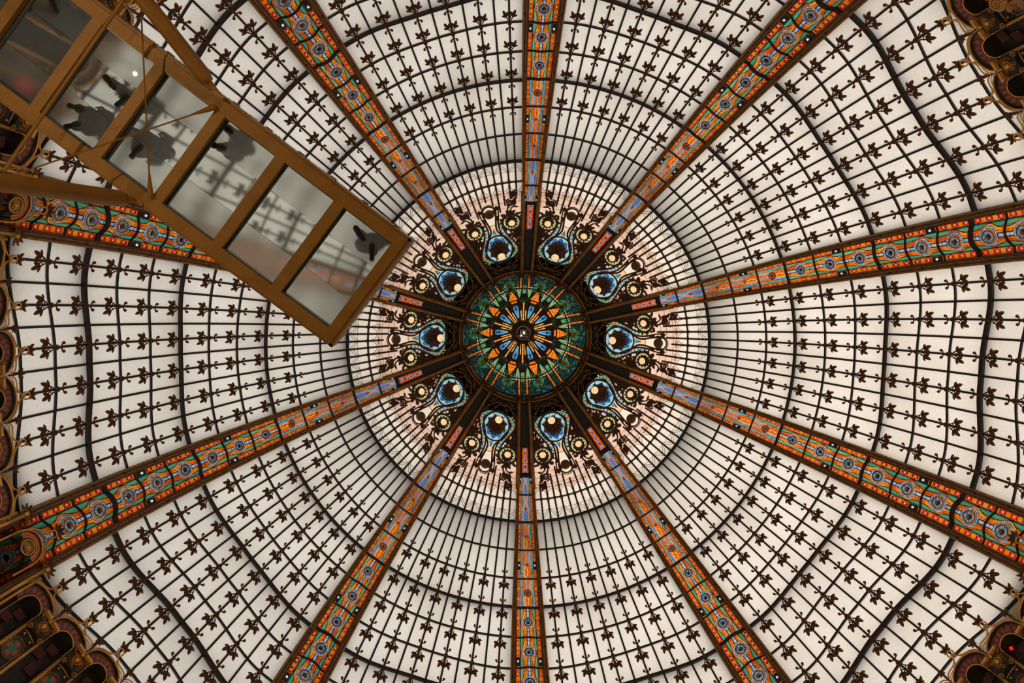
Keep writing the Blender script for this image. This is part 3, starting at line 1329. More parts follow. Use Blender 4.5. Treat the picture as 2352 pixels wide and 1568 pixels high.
beam_me = {}
for s in (-1, 1):
    b = MB()
    ks_ = np.linspace(-1.7, 12.9, 46)
    pts = [S(k, s * (GH + BH) / 2, .0) for k in ks_]
    nr = [NRM(k, s * (GH + BH) / 2) for k in ks_]
    # tapering plate: width follows the angle
    vs = []
    for k in ks_:
        for (a, d) in ((GH - .05, .20), (BH, .20), (BH, -.09), (GH - .05, -.09)):
            vs.append(S(k, s * a, d))
    fs = []
    for i in range(len(ks_) - 1):
        for q in range(4):
            fs.append((i * 4 + q, i * 4 + (q + 1) % 4, (i + 1) * 4 + (q + 1) % 4, (i + 1) * 4 + q))
    fs += [(0, 1, 2, 3), tuple((len(ks_) - 1) * 4 + q for q in range(4))]
    b.add(vs, fs)
    beam_me[('side_beam', s)] = b.mesh('side_beam', M_BEAM)
    b = MB()
    for a, r in ((BH - .08, .020), (GH + .34, .016), ((GH + BH) / 2 + .28, .012)):
        b.tube([S(k, s * a, -.10) for k in ks_], r, 4)
    beam_me[('gilt_fillet', s)] = b.mesh('gilt_fillet', M_GILTDARK)
    b = MB()
    for k in np.arange(.35, 11, 1.0):
        b.lathe([(.035, 0), (.03, .025), (0, .03)], 8, FR(k, s * (GH + BH) / 2, -.09))
    beam_me[('bolt', s)] = b.mesh('bolt', M_BLACK)
    # inner rails towards the crown
    b = MB()
    p_, n2 = rib_line(s, 2.9, -KIN + .1, -1.2, -.12, 16)
    b.tube(p_, .050, 8)
    p_, n2 = rib_line(s, 3.6, -KIN + .1, -1.2, -.03, 16)
    b.tube(p_, .028, 6)
    beam_me[('crown_rail', s)] = b.mesh('crown_rail', M_GILTDARK, True)
# orange flowered panel in the inner rib, then a black plate
b = MB()
vs, cs = [], []
for w in np.linspace(0, 1, 72):
    k = -1.80 - w * 1.02
    Rk = prof(k)[0]
    hw = math.degrees(math.atan2(.118 - .020 * w, Rk))
    for u in np.linspace(-1, 1, 22):
        vs.append(S(k, u * hw, -.01))
        cs.append(inner_rib_col(u, w))
b.add(vs, [(i * 22 + q, i * 22 + q + 1, (i + 1) * 22 + q + 1, (i + 1) * 22 + q) for i in range(71) for q in range(21)], cs)
ME_FLOWER = b.mesh('flower_panel', M_STAIN)
b = MB()
vs, fs = [], []
kq = list(np.linspace(-KIN - .05, -2.86, 6)) + list(np.linspace(-2.80, -1.82, 5)) + [-1.76, -1.66]
for k in kq:
    Rk = prof(k)[0]
    for x in (-.30, -.085 - .022 * max(0, min(1, (k + 2.8))), .085 + .022 * max(0, min(1, (k + 2.8))), .30):
        vs.append(S(k, math.degrees(math.atan2(x, Rk)), .03))
for i in range(len(kq) - 1):
    mid = (kq[i] + kq[i + 1]) / 2
    for q in range(3):
        if q == 1 and -2.81 < mid < -1.80:
            continue
        fs.append((i * 4 + q, i * 4 + q + 1, (i + 1) * 4 + q + 1, (i + 1) * 4 + q))
b.add(vs, fs)
ME_PLATE = b.mesh('back_plate', M_BLACK)
b = MB()
b.box(-.022, .022, -.025, .025, .0, .05)
b.box(-.055, .055, -.14, .14, -.01, .02, None, 1)
ME_SPOT = b.mesh('spot_lamp', [M_SPOT, M_BLACK])

RIB_NAME = ['at half past ten, running behind no beam to the top left edge', 'at twelve o\'clock running to the top edge', 'at half past one running to the top right edge',
            'at the upper right running to the right edge', 'at the lower right running to the right edge', 'at five o\'clock running to the bottom edge',
            'at six o\'clock running to the bottom edge', 'at seven o\'clock running to the bottom edge', 'at the lower left running to the left edge', 'at the upper left passing behind the glass walkway']
RIB_NAME[0] = 'at eleven o\'clock running to the top edge right of the walkway'
for r in range(10):
    rib = thing('trim_%d' % (r + 1), 'stained glass rib ' + RIB_NAME[r], 'rib', (0, 0, ZC), TR[r], 'stained glass ribs of the dome', 'structure')
    for (nm, s), me in beam_me.items():
        put(nm, me, rib, kind='stuff' if nm == 'bolt' else None)
    put('flower_panel', ME_FLOWER, rib, label='orange glass panel with four blue flowers')
    put('back_plate', ME_PLATE, rib)
    for k in RK:
        vis = any_view([S(max(k, -1), 0), S(k + 1, 0)], TR[r], 120)
        d = panel_me[k]
        put('pane', d['core'], rib)
        put('border_pane', d['left'], rib)
        put('border_pane', d['right'], rib)
        if not vis:
            continue
        put('cross_bar', cross_me[k], rib)
        if 2 <= k < FAR_RIB:
            o = put('rosette', ros_me[k][0], rib, FR(k + .5, 0, bulge(k + .5, 0) - .01))
            put('boss', ros_me[k][1], o)
    for k in (-1.55, 1.55, 4.80, 7.80):
        for s in (-1, 1):
            if in_view(rotz(S(k, 0), TR[r]), 30):
                put('spot_lamp', ME_SPOT, rib, FR(k, s * GH * (CORE + 1) / 2, -.0, prof(k)[0] / 9, 1, 1), label='small white spotlight in the border')

# ------------------------------------------------------------------ crown cupola: ceiling
cup = thing('ceiling', 'small green and orange stained glass cupola at the crown of the dome', 'cupola', (0, 0, ZC), math.radians(PH + 18), None, 'structure')
CH = 1.85


def C(R, ph, off=0.0):
    t = math.radians(ph)
    z = HC + CH * math.sqrt(max(0.0, 1 - (R / (RC + .02)) ** 2))
    return Vector((R * math.cos(t), R * math.sin(t), z - off))


def cup_col(R, ph):
    a = abs(ph)
    x = R * math.radians(ph)
    ax = abs(x)
    xr = R * math.radians(18 - a)          # distance to the rib axis
    # spokes
    if R < 1.15:
        if xr < .026 and .46 < R:
            return 'spoke', (mix(C_YEL, lin(230, 150, 80), hsh(math.floor(R * 9))) if (R * 7) % 1 > .06 else LEAD)
        if abs(R * math.radians(a - 11.2)) < .020 and .46 < R < .86:
            return 'spoke', mix(C_YEL, C_CREAM, .3)
        if .56 < R < 1.07:
            w = .035 + (R - .56) / .40 * .10 if R < .96 else .14 * math.sqrt(max(0, 1 - ((R - .94) / .13) ** 2))
            if ax < w:
                if ax > w - .015 or abs((R * 8) % 1) < .08:
                    return 'lozenge', LEAD
                if math.hypot(x, R - .93) < .045 or (ax < .012 and R > .75):
                    return 'lozenge', (.01, .02, .03)
                return 'lozenge', mix(lin(50, 130, 190), lin(110, 175, 215), hsh(math.floor(R * 8), 2))
        return 'shell', (.012, .008, .006)
    if R < 1.70:
        if 1.10 < R < 1.24 and ax < .135:
            return 'petal', (C_ORANGE if ax < .12 and (x * 9) % 1 > .1 else LEAD)
        if 1.27 < R < 1.68:
            w = .185 * (1 - ((R - 1.27) / .42) ** 1.3)
            if ax < w:
                if ax > w - .014 or (R * 11) % 1 < .10 or abs((x * 13) % 1) < .09:
                    return 'petal', LEAD
                return 'petal', mix(C_ORANGE, C_YEL, hsh(math.floor(R * 11), math.floor(x * 13)) * .6)
    if 1.30 < R < 1.80:
        # green fans flanking the rib
        if xr < .075 and R > 1.48:
            if xr > .062 or (R * 8) % 1 < .08:
                return 'fan', LEAD
            return 'fan', mix(C_GREEN, lin(150, 205, 165), .45 * hsh(math.floor(R * 8)))
        c = R * math.radians(a - 10.6)
        w = (R - 1.28) / .50 * .19
        if abs(c) < w and R < 1.76:
            if abs(c) > w - .014:
                return 'fan', LEAD
            if R > 1.50 and abs(c) < w - .07:
                if abs(c) > w - .088 or R < 1.52 or R > 1.73:
                    return 'fan', C_YEL
                return 'fan', (mix(C_TEAL, C_LBLUE, hsh(math.floor(x * 24), math.floor(R * 24))) if (x * 24) % 1 > .2 else LEAD)
            return 'fan', mix(lin(40, 115, 76), lin(105, 170, 118), hsh(math.floor(c * 9) + 3, math.floor(R * 6)))
        if R < 1.52:
            return 'shell', (.012, .008, .006)
    # pads with a red orange stone
    d = math.hypot(x, R - 1.84)
    if d < .20:
        if d < .050:
            return 'pad', lin(235, 95, 30)
        if d < .085 or d > .185:
            return 'pad', LEAD if d < .19 else C_YEL
        g = (math.atan2(x, R - 1.84) / (2 * PI) * 7) % 1
        return 'pad', (LEAD if g < .16 else mix(lin(14, 84, 54), lin(40, 125, 82), hsh(math.floor(math.atan2(x, R - 1.84) / (2 * PI) * 7))))
    if abs(xr - .15) < .030 and R > 1.74:
        return 'mosaic', (mix(C_ORANGE, lin(150, 80, 30), .35) if (R * 9) % 1 > .1 else LEAD)
    # small dark mosaic
    ci, cj = math.floor(R * 26), math.floor(x * 22 + (.5 if math.floor(R * 26) % 2 else 0))
    if (R * 26) % 1 < .16 or (x * 22 + (.5 if ci % 2 else 0)) % 1 < .16:
        return 'mosaic', LEAD
    q = hsh(ci, cj + 40)
    base = lin(14, 46, 48) if q < .55 else (lin(42, 88, 92) if q < .82 else (lin(20, 74, 52) if q < .95 else lin(120, 145, 140)))
    return 'mosaic', base


NRC, NAC = 120, 84
Rcs = np.linspace(.38, 2.285, NRC)
Acs = np.linspace(-18, 18, NAC)
lab, cols = {}, {}
for i, R in enumerate(Rcs):
    for q, a in enumerate(Acs):
        L, c = cup_col(R, a)
        if L == 'spoke' and a > 0 and False:
            L = 'spoke'
        lab[(i, q)] = L
        cols[(i, q)] = c
parts = {}
for i in range(NRC - 1):
    for q in range(NAC - 1):
        parts.setdefault(lab[(i, q)], []).append((i, q))
names = {'lozenge': 'blue_lozenge', 'petal': 'orange_petal', 'fan': 'green_fan', 'pad': 'green_pad', 'mosaic': 'glass_mosaic', 'spoke': 'amber_spoke', 'shell': 'shell'}
for L, cells in parts.items():
    b = MB()
    idx, vs, cs, fs = {}, [], [], []
    for (i, q) in cells:
        f = []
        for (di, dq) in ((0, 0), (1, 0), (1, 1), (0, 1)):
            key = (i + di, q + dq)
            if key not in idx:
                idx[key] = len(vs)
                vs.append(C(Rcs[key[0]], Acs[key[1]]))
                cs.append(cols[key])
            f.append(idx[key])
        fs.append(tuple(f))
    b.add(vs, fs, cs)
    me = b.mesh(names[L], M_STAIN if L != 'shell' else M_MOSAIC)
    for j in range(10):
        put(names[L], me, cup, Matrix.Rotation(math.radians(36 * j), 4, 'Z'), kind='stuff' if L in ('mosaic', 'shell') else None)
# bronze tracery of one tenth
b = MB()
for s in (-1, 1):
    b.tube([C(R, s * 18 - s * math.degrees(.055 / R), .03) for R in np.linspace(.45, 1.30, 8)], .020, 4)
    b.tube([C(R, s * math.degrees((.17 + (R - 1.2) * .12) / R), .05) for R in np.linspace(1.15, 1.80, 7)], .020, 4)
    b.tube([C(R, s * math.degrees(.22 / R), .05) for R in np.linspace(1.9, 2.24, 4)], .016, 4)
    b.tube([C(R, s * math.degrees((.05 + (R - .5) * .28) / R), .03) for R in np.linspace(.5, 1.0, 6)], .012, 4)
    b.tube([C(R, s * math.degrees(.20 * (1 - ((R - 1.2) / .50) ** 1.3) / R), .03) for R in np.linspace(1.22, 1.69, 7)], .014, 4)
    b.tube([C(R, s * (18 - math.degrees(.10 / R)), .03) for R in np.linspace(1.5, 2.24, 6)], .020, 4)
    b.tube([C(R, s * (18 - math.degrees(.20 / R)), .03) for R in np.linspace(1.72, 2.24, 5)], .018, 4)
    b.tube([C(R, s * 18 - s * math.degrees(.0 / R), .03) for R in np.linspace(1.62, 2.24, 5)], .012, 4)
    b.tube([C(R, s * (18 - 7.4), .04) for R in np.linspace(.86, 1.32, 5)], .020, 4)
    b.tube([C(R, s * 6.4, .04) for R in np.linspace(.45, 1.2, 6)], .018, 4)
b.tube([C(R, 0, .03) for R in np.linspace(2.02, 2.24, 3)], .01, 4)
ME_TRAC = b.mesh('tracery', M_DARKBRZ)
b = MB()
for (R, ph, n, L) in ((1.40, 18, 6, .13), (1.16, 9, 5, .09), (1.16, -9, 5, .09), (1.72, 0, 6, .11)):
    c = C(R, ph, .05)
    nrm = Matrix.Rotation(math.radians(ph), 4, 'Z') @ Matrix.Translation((0, 0, 0))
    m = Matrix.Translation(c) @ Matrix.Rotation(math.radians(ph), 4, 'Z') @ Matrix.Rotation(PI, 4, 'X') @ Matrix.Rotation(math.radians(25), 4, 'Y')
    for i in range(n):
        b.leaf((0, 0), 2 * PI * i / n, L, L * .55, 0, m)
    b.ball((0, 0, .03), L * .32, 7, 4, m)
ME_BLOS = b.mesh('blossom', M_BRONZE)
b = MB()
b.ball((0, 0, 0), .055, 9, 6)
ME_STONE = b.mesh('red_stone', solid('red_stone_glass', lin(200, 70, 20), lin(230, 100, 30), 6, .25))
b = MB()
for i in range(5):
    b.leaf((0, 0), 2 * PI * i / 5 + .3, .17, .10, 0)
b.ball((0, 0, .05), .06, 8, 5)
for s in (-1, 1):
    b.tube(spiral(s * .10, .10, .08, -PI / 2, 1.2, s, .03, 10), .016, 5)
ME_RIMB = b.mesh('rim_flower', M_DARKBRZ)
for j in range(10):
    rm = Matrix.Rotation(math.radians(36 * j), 4, 'Z')
    put('tracery', ME_TRAC, cup, rm)
    put('blossom', ME_BLOS, cup, rm)
    put('red_stone', ME_STONE, cup, Matrix.Rotation(math.radians(36 * j), 4, 'Z') @ Matrix.Translation(C(1.84, 0, .06)))
    for s in (-1, 1):
        put('rim_flower', ME_RIMB, cup, Matrix.Rotation(math.radians(36 * j), 4, 'Z') @ FR(-KIN + .02, 18 - s * 5.4, -.14))
b = MB()
b.lathe([(2.30, HC - .12), (2.33, HC - .12), (2.33, HC + .5), (2.30, HC + .5)], 80, None, 0, None, False)
build('rim_wall', b, M_BLACK, cup)
# rings
for nm, prf, m in (('rim_ring', [(RC + .02, .02, .05), (RC - .03, .10, .03), (RC + .10, .12, .03), (RC + .18, -.02, .03)], M_GILTDARK), ('tracery_ring', None, M_DARKBRZ)):
    b = MB()
    if prf:
        for (R, dz, r) in prf:
            b.tube([(R * math.cos(2 * PI * i / 80), R * math.sin(2 * PI * i / 80), HC - dz) for i in range(80)], r, 6, True)
    else:
        for R, r in ((1.70, .026), (1.26, .024), (2.02, .012)):
            b.tube([C(R, 360 * i / 80, .03) for i in range(80)], r, 5, True)
    build(nm, b, m, cup, None, True)
b = MB()
hub = C(.39, 0).z
b.lathe([(.40, hub + .02), (.44, hub - .04), (.40, hub - .10), (.36, hub - .06), (.33, hub - .10), (.29, hub - .08), (.27, hub + .02), (.20, hub + .10), (0, hub + .12)], 36)
build('hub', b, M_DARKBRZ, cup)

# lantern hanging in the middle of the cupola
lan = thing('hanging_lantern', 'clear glass lantern in a metal cage hanging at the centre of the cupola', 'lantern', (0, 0, ZC + hub - .42))
b = MB()
b.ball((0, 0, .10), .235, 18, 10)
build('glass_globe', b, M_CLEAR, lan, None, True)
b = MB()
b.tube([(.245 * math.cos(2 * PI * i / 28), .245 * math.sin(2 * PI * i / 28), .12) for i in range(28)], .020, 6, True)
for i in range(4):
    a = PI / 4 + i * PI / 2
    b.tube([(.17 * math.cos(a), .17 * math.sin(a), -.09), (.24 * math.cos(a), .24 * math.sin(a), .10), (.17 * math.cos(a), .17 * math.sin(a), .30)], .012, 5)
    a2 = a + PI / 2
    b.tube([(.17 * math.cos(a), .17 * math.sin(a), -.09), (.17 * math.cos(a2), .17 * math.sin(a2), -.09)], .013, 5)
M_CHROME = solid('pale_metal', (.45, .45, .44), (.6, .6, .58), 9, .25, .9)
build('cage', b, M_CHROME, lan)
b = MB()
b.ball((.03, 0, .06), .06, 10, 6, None, (.7, 1, 1.6))
b.ball((-.08, .10, .10), .05, 8, 5)
build('bulb', b, emit('lantern_bulb', (1, .88, .82), 1.2), lan)
b = MB()
b.tube([(0, 0, .12), (0, 0, .46)], .018, 6)
b.lathe([(.06, .30), (.10, .34), (.03, .40)], 12)
b.tube([(.02, .02, -.06), (.30, .42, -.30), (.42, .60, -.30)], .014, 5)
b.tube([(.06, -.01, -.06), (.34, .40, -.30), (.46, .56, -.30)], .014, 5)
b.box(.34, .50, .50, .58, -.34, -.26)
build('stem', b, M_CHROME, lan)

# ------------------------------------------------------------------ arcade at the foot of the dome (parts of the walls)
def wall_fr(k, ph, off):
    return FR(k, ph, off)


LOBE_W = 2 * DC     # degrees


def lob(x, y, ph0, k0, off):
    """lobe coordinates: x metres along the wall, y metres down from the loop"""
    R = prof(k0 + y / STEP)[0]
    return S(k0 + y / STEP, ph0 + math.degrees(x / R), off)


def arc(cx, cy, rx, ry, a0, a1, n):
    return [(cx + rx * math.cos(a0 + (a1 - a0) * i / n), cy + ry * math.sin(a0 + (a1 - a0) * i / n)) for i in range(n + 1)]


def mk_lobe(ph0, k0, kc):
    """meshes of one lobe of the arcade, loop at (ph0, k0), cusps kc[0], kc[1] metres below it on either side"""
    out = []
    HW = .535
    P = lambda pts, off: [lob(p[0], p[1], ph0, k0, off) for p in pts]
    # loop and the two sweeping rails
    b = MB()
    b.tube(P(arc(0, -.01, .088, .105, PI * .5, PI * 2.5, 16), -.17), .020, 6)
    b.ball(lob(0, .0, ph0, k0, -.10), .055, 8, 5)
    for q, s in ((0, -1), (1, 1)):
        yc = kc[q]
        b.tube(P([(s * .03, .07), (s * .09, .16), (s * .20, .22 + yc * .12), (s * .34, .24 + yc * .45), (s * .44, .28 + yc * .8), (s * .52, .38 + yc)], -.15), .019, 6)
        b.tube(P([(s * .06, .10), (s * .12, .20), (s * .23, .27 + yc * .12), (s * .36, .30 + yc * .45), (s * .45, .35 + yc * .8), (s * .52, .45 + yc)], -.13), .013, 5)
    out.append(('loop_rail', b.mesh('loop_rail', M_GOLD, True), None))
    b = MB()
    m = FR(k0 - .16, ph0, -.14)
    for an, L in ((-PI / 2, .20), (-PI / 2 - .8, .20), (-PI / 2 + .8, .20), (-PI / 2 - 1.7, .12), (-PI / 2 + 1.7, .12)):
        b.leaf((0, 0), an, L, L * .5, 0, m)
    out.append(('loop_flower', b.mesh('loop_flower', M_BRONZE), None))
    # outer moulding: gilt arc from cusp to cusp
    A = []
    for i in range(25):
        a = PI * i / 24
        x = -HW * math.cos(a)
        yc = kc[0] * (1 - i / 24) + kc[1] * (i / 24)
        A.append((x * 1.0, .72 + yc - .50 * math.sin(a) ** .8 * (1 + 0 * x) - yc * math.sin(a) * .85))
    I = []
    for i in range(25):
        a = PI * i / 24
        x = -.275 * math.cos(a)
        yc = kc[0] * (1 - i / 24) + kc[1] * (i / 24)
        I.append((x, .86 + yc - .34 * math.sin(a) ** .8 - yc * math.sin(a) * .85))
    b = MB()
    b.tube(P(A, -.13), .022, 6)
    out.append(('outer_moulding', b.mesh('outer_moulding', M_GOLD, True), None))
    b = MB()
    b.tube(P(I, -.11), .017, 6)
    b.tube(P([(I[0][0], I[0][1]), (I[0][0], I[0][1] + 1.6)], -.11), .014, 5)
    b.tube(P([(I[-1][0], I[-1][1]), (I[-1][0], I[-1][1] + 1.6)], -.11), .014, 5)
    out.append(('inner_moulding', b.mesh('inner_moulding', M_GOLD, True), None))
    # mosaic band between them
    b = MB()
    vs, cs = [], []
    NB, NL = 9, 49
    for i in range(NL):
        f = i / (NL - 1) * 24
        q = min(int(f), 23)
        t = f - q
        pa = [A[q][z] * (1 - t) + A[q + 1][z] * t for z in (0, 1)]
        pi_ = [I[q][z] * (1 - t) + I[q + 1][z] * t for z in (0, 1)]
        for r in range(NB):
            g = r / (NB - 1)
            g2 = -.16 + 1.16 * g
            x, y = pa[0] * (1 - g2) + pi_[0] * g2, pa[1] * (1 - g2) + pi_[1] * g2
            vs.append(lob(x, y, ph0, k0, -.07))
            if g < .30:
                c = (.016, .012, .010)
            else:
                u = (i / (NL - 1) * 9) % 1 - .5
                d = math.hypot(u * 1.0, (g - .64) * 1.5)
                if d < .13:
                    c = lin(70, 110, 140)
                elif d < .36:
                    c = lin(165, 40, 25) if int(i / (NL - 1) * 9) % 2 else lin(170, 70, 25)
                elif hsh(i, r) > .6:
                    c = lin(95, 60, 20)
                else:
                    c = lin(60, 38, 14)
            cs.append(c)
    b.add(vs, [(i * NB + r, (i + 1) * NB + r, (i + 1) * NB + r + 1, i * NB + r + 1) for i in range(NL - 1) for r in range(NB - 1)], cs)
    out.append(('mosaic_band', b.mesh('mosaic_band', M_MOSAIC), None))
    # niche: recessed dark back with red hangings
    b = MB()
    top = P(I, -.10)
    back = P([(p[0], p[1] + .04) for p in I], .20)
    bot = [lob(I[0][0], 2.5, ph0, k0, .20), lob(I[-1][0], 2.5, ph0, k0, .20)]
    n = len(I)
    vs = top + back
    fs = [(i, i + 1, n + i + 1, n + i) for i in range(n - 1)]
    fs.append(tuple([n + i for i in range(n)] + [2 * n + 1, 2 * n]))
    b.add(vs + bot, fs)
    out.append(('niche', b.mesh('niche', M_BLACK), None))
    b = MB()
    for (x0, x1, y0, y1) in ((-.20, .06, .80, 1.02), (-.04, .22, 1.10, 1.34), (-.22, .02, 1.44, 1.74)):
        vs = [lob(x, y, ph0, k0, .15 - .03 * d) for d in (0, 1) for (x, y) in ((x0, y0), (x1, y0 + .05), (x1, y1 + .05), (x0, y1))]
        b.add(vs, [(0, 1, 2, 3), (7, 6, 5, 4), (0, 4, 5, 1), (1, 5, 6, 2), (2, 6, 7, 3), (3, 7, 4, 0)])
    out.append(('red_hanging', b.mesh('red_hanging', M_DEEP), 'dark red hangings inside the niche'))
    return out


def mk_pier(ph0, k0):
    """pier below a cusp: leaf, gilt cap bars, carved capital with boss, gilt edges and mosaic roundel"""
    out = []
    P = lambda pts, off: [lob(p[0], p[1], ph0, k0, off) for p in pts]
    b = MB()
    m = FR(k0 - .12, ph0, -.16)
    for an, L in ((-PI / 2, .17), (-PI / 2 - .95, .15), (-PI / 2 + .95, .15), (-PI / 2 - 2.0, .10), (-PI / 2 + 2.0, .10)):
        b.leaf((0, .02), an, L, L * .52, 0, m)
    b.ball((0, .02, .02), .028, 7, 4, m)
    b.tube(P([(0, -.05), (0, .10), (0, .26)], -.17), [.022, .028, .016], 6)
    out.append(('cusp_leaf', b.mesh('cusp_leaf', M_BRONZE), None))
    # dark backing of the pier
    b = MB()
    vs = [lob(x, y, ph0, k0, -.06) for y in (.26, .9, 1.7, 2.5) for x in (-.27, 0, .27)]
    b.add(vs, [(i * 3 + q, i * 3 + q + 1, i * 3 + q + 4, i * 3 + q + 3) for i in range(3) for q in range(2)])
    out.append(('pier', b.mesh('pier', M_BLACK), None))
    b = MB()
    fr = lambda x, y, z: lob(x, y, ph0, k0, -z)
    for s in (-1, 1):
        b.box(min(s * .05, s * .27), max(s * .05, s * .27), .38, .44, .08, .24, fr)
    out.append(('cap_bar', b.mesh('cap_bar', M_GOLD), None))
    # carved capital
    b = MB()
    b.box(-.25, .25, .44, .90, .05, .13, fr, 1)
    rnd = random.Random(7)
    for i in range(20):
        x, y = rnd.uniform(-.19, .19), rnd.uniform(.50, .84)
        b.tube([fr(*p) for p in spiral(x, y, .055, rnd.uniform(0, 6), 1.1, rnd.choice((-1, 1)), .145, 9, .7)], .011, 4)
    for s in (-1, 1):
        b.tube([fr(*p) for p in spiral(s * .20, .93, .07, -PI / 2, 1.4, s, .17, 12, .75)], .020, 5)
        b.tube([fr(*p) for p in spiral(s * .24, .50, .05, PI / 2, 1.2, s, .17, 10, .75)], .015, 5)
    out.append(('carved_capital', b.mesh('carved_capital', [M_GILTDARK, M_BLACK]), None))
    b = MB()
    mm = FR(k0 + .64 / STEP, ph0, -.16)
    b.ball((0, 0, 0), .062, 10, 6, mm)
    for i in range(12):
        a = 2 * PI * i / 12
        b.ball((.105 * math.cos(a), .105 * math.sin(a), -.015), .018, 5, 4, mm)
    out.append(('boss', b.mesh('boss', M_GOLD), None))
    # long gilt edges and panel
    b = MB()
    for s in (-1, 1):
        b.tube(P([(s * .25, .98), (s * .26, 2.5)], -.13), .028, 6)
        b.tube(P([(s * .19, 1.28), (s * .20, 2.5)], -.09), .010, 4)
    b.tube(P([(-.20, 1.02), (0, 1.0), (.20, 1.02)], -.09), .012, 4)
    for s in (-1, 1):
        b.ball(lob(s * .12, 1.10, ph0, k0, -.10), .030, 7, 4)
    out.append(('gilt_edge', b.mesh('gilt_edge', M_GOLD, True), None))
    b = MB()
    b.tube(P(arc(0, 1.52, .215, .30, 0, 2 * PI, 24), -.09), .012, 5)
    out.append(('roundel_ring', b.mesh('roundel_ring', M_GILTDARK, True), None))
    b = MB()
    vs, cs, fs = [lob(0, 1.52, ph0, k0, -.075)], [lin(20, 120, 100)], []
    NA_ = 24
    for r in range(1, 7):
        for i in range(NA_):
            a = 2 * PI * i / NA_
            g = r / 6
            vs.append(lob(.205 * g * math.cos(a), 1.52 + .29 * g * math.sin(a), ph0, k0, -.075))
            pet = math.cos(4 * a)
            if g < .35:
                c = lin(25, 115, 100)
            elif g < .75:
                c = lin(190, 65, 35) if pet > .1 else (lin(30, 105, 95) if pet > -.6 else lin(60, 30, 15))
            else:
                c = lin(75, 45, 18) if hsh(i, r) > .4 else lin(35, 60, 60)
            cs.append(c)
    fs += [(0, 1 + i, 1 + (i + 1) % NA_) for i in range(NA_)]
    for r in range(5):
        for i in range(NA_):
            i2 = (i + 1) % NA_
            fs.append((1 + r * NA_ + i, 1 + (r + 1) * NA_ + i, 1 + (r + 1) * NA_ + i2, 1 + r * NA_ + i2))
    b.add(vs, fs, cs)
    out.append(('roundel', b.mesh('roundel', M_MOSAIC), 'green and red mosaic roundel'))
    return out


lobes, piers = [], []
for i in range(6):
    p = -HALF + (2 * i + 1) * DC
    k0 = k_loop(p)
    kc = [(k_cusp(p + s * DC) - k0) * STEP - .26 for s in (-1, 1)]
    lobes.append((p, k0, mk_lobe(p, k0, kc)))
for i in range(7):
    p = -HALF + 2 * i * DC
    piers.append((p, k_cusp(p), mk_pier(p, k_cusp(p))))
for j in range(10):
    for (p, k0, ms) in lobes:
        if any_view([S(k0 + d, p + e) for d in (0, .8, 1.6) for e in (-2, 2)], TH[j], 25):
            for nm, me, lb in ms:
                put(nm, me, walls[j], None, lb)
    for i, (p, k0, ms) in enumerate(piers):
        if i in (0, 6):
            continue
        if any_view([S(k0 + d, p + e) for d in (0, .8, 1.6) for e in (-1, 1)], TH[j], 25):
            for nm, me, lb in ms:
                put(nm, me, walls[j], None, lb)
# red lamps glowing inside two niches
b = MB()
b.ball((0, 0, 0), .05, 8, 5)
ME_REDL = b.mesh('red_lamp', M_RED)
for j, p, d in ((2, -7.4, .95), (4, -7.4, .72), (9, -7.4, 1.15), (9, -7.4, 1.3), (9, -7.4, 1.45)):
    put('red_lamp', ME_REDL, walls[j], FR(k_loop(p) + d, p + .5, .10), label='small red light inside a niche')
# foot of each rib: gilt arch with a wheel rosette
def rp(x, y, off, k0=11.10):
    k = k0 + y / STEP
    return S(k, math.degrees(x / prof(k)[0]), off)


con = []
b = MB()
for s in (-1, 1):
    b.tube([rp(s * x, y, -.30) for x, y in ((.04, .06), (.10, .16), (.24, .30), (.36, .50), (.42, .80), (.43, 1.4))], .022, 6)
    b.tube([S(k, s * a, -.20) for k, a in ((11.55, 3.1), (12.2, 3.1), (13.5, 3.2))], .042, 6)
    b.tube([S(k, s * a, -.18) for k, a in ((11.75, 3.7), (12.4, 3.7), (13.5, 3.8))], .035, 6)
b.tube([rp(.085 * math.cos(2 * PI * i / 16), -.01 + .095 * math.sin(2 * PI * i / 16), -.32) for i in range(16)], .020, 6, True)
b.tube([rp(-.40 * math.cos(PI * i / 20), .78 - .42 * math.sin(PI * i / 20), -.32) for i in range(21)], .020, 6)
b.tube([rp(-.245 * math.cos(PI * i / 20), .80 - .26 * math.sin(PI * i / 20), -.33) for i in range(21)], .016, 6)
con.append(('arch_moulding', b.mesh('arch_moulding', M_GOLD, True)))
b = MB()
for i in range(20):
    a = 2 * PI * i / 20
    b.tube([rp(.05 * math.cos(a), .80 + .05 * math.sin(a), -.37), rp(.17 * math.cos(a), .80 + .17 * math.sin(a), -.35)], .008, 4)
b.tube([rp(.18 * math.cos(2 * PI * i / 24), .80 + .18 * math.sin(2 * PI * i / 24), -.36) for i in range(24)], .015, 6, True)
b.ball(rp(0, .80, -.37), .055, 10, 6)
con.append(('wheel', b.mesh('wheel', M_GOLD, True)))
b = MB()
m = FR(10.93, 0, -.30)
for i in range(5):
    b.leaf((0, 0), -PI / 2 + (i - 2) * .7, .20, .10, 0, m)
for s in (-1, 1):
    m = FR(11.50, s * 3.2, -.20)
    for i in range(7):
        b.leaf((0, 0), -PI / 2 + (i - 3) * .6, .24, .09, 0, m)
con.append(('arch_flower', b.mesh('arch_flower', M_BRONZE)))
b = MB()
for s in (-1, 1):
    m = FR(11.55, s * 3.2, -.22)
    b.ball((0, 0, .03), .06, 9, 6, m)
    for i in range(14):
        a = 2 * PI * i / 14
        b.ball((.10 * math.cos(a), .10 * math.sin(a), .0), .014, 5, 4, m)
con.append(('boss', b.mesh('boss', M_GOLD)))
b = MB()
vs, cs = [], []
NAc, NRc = 41, 12
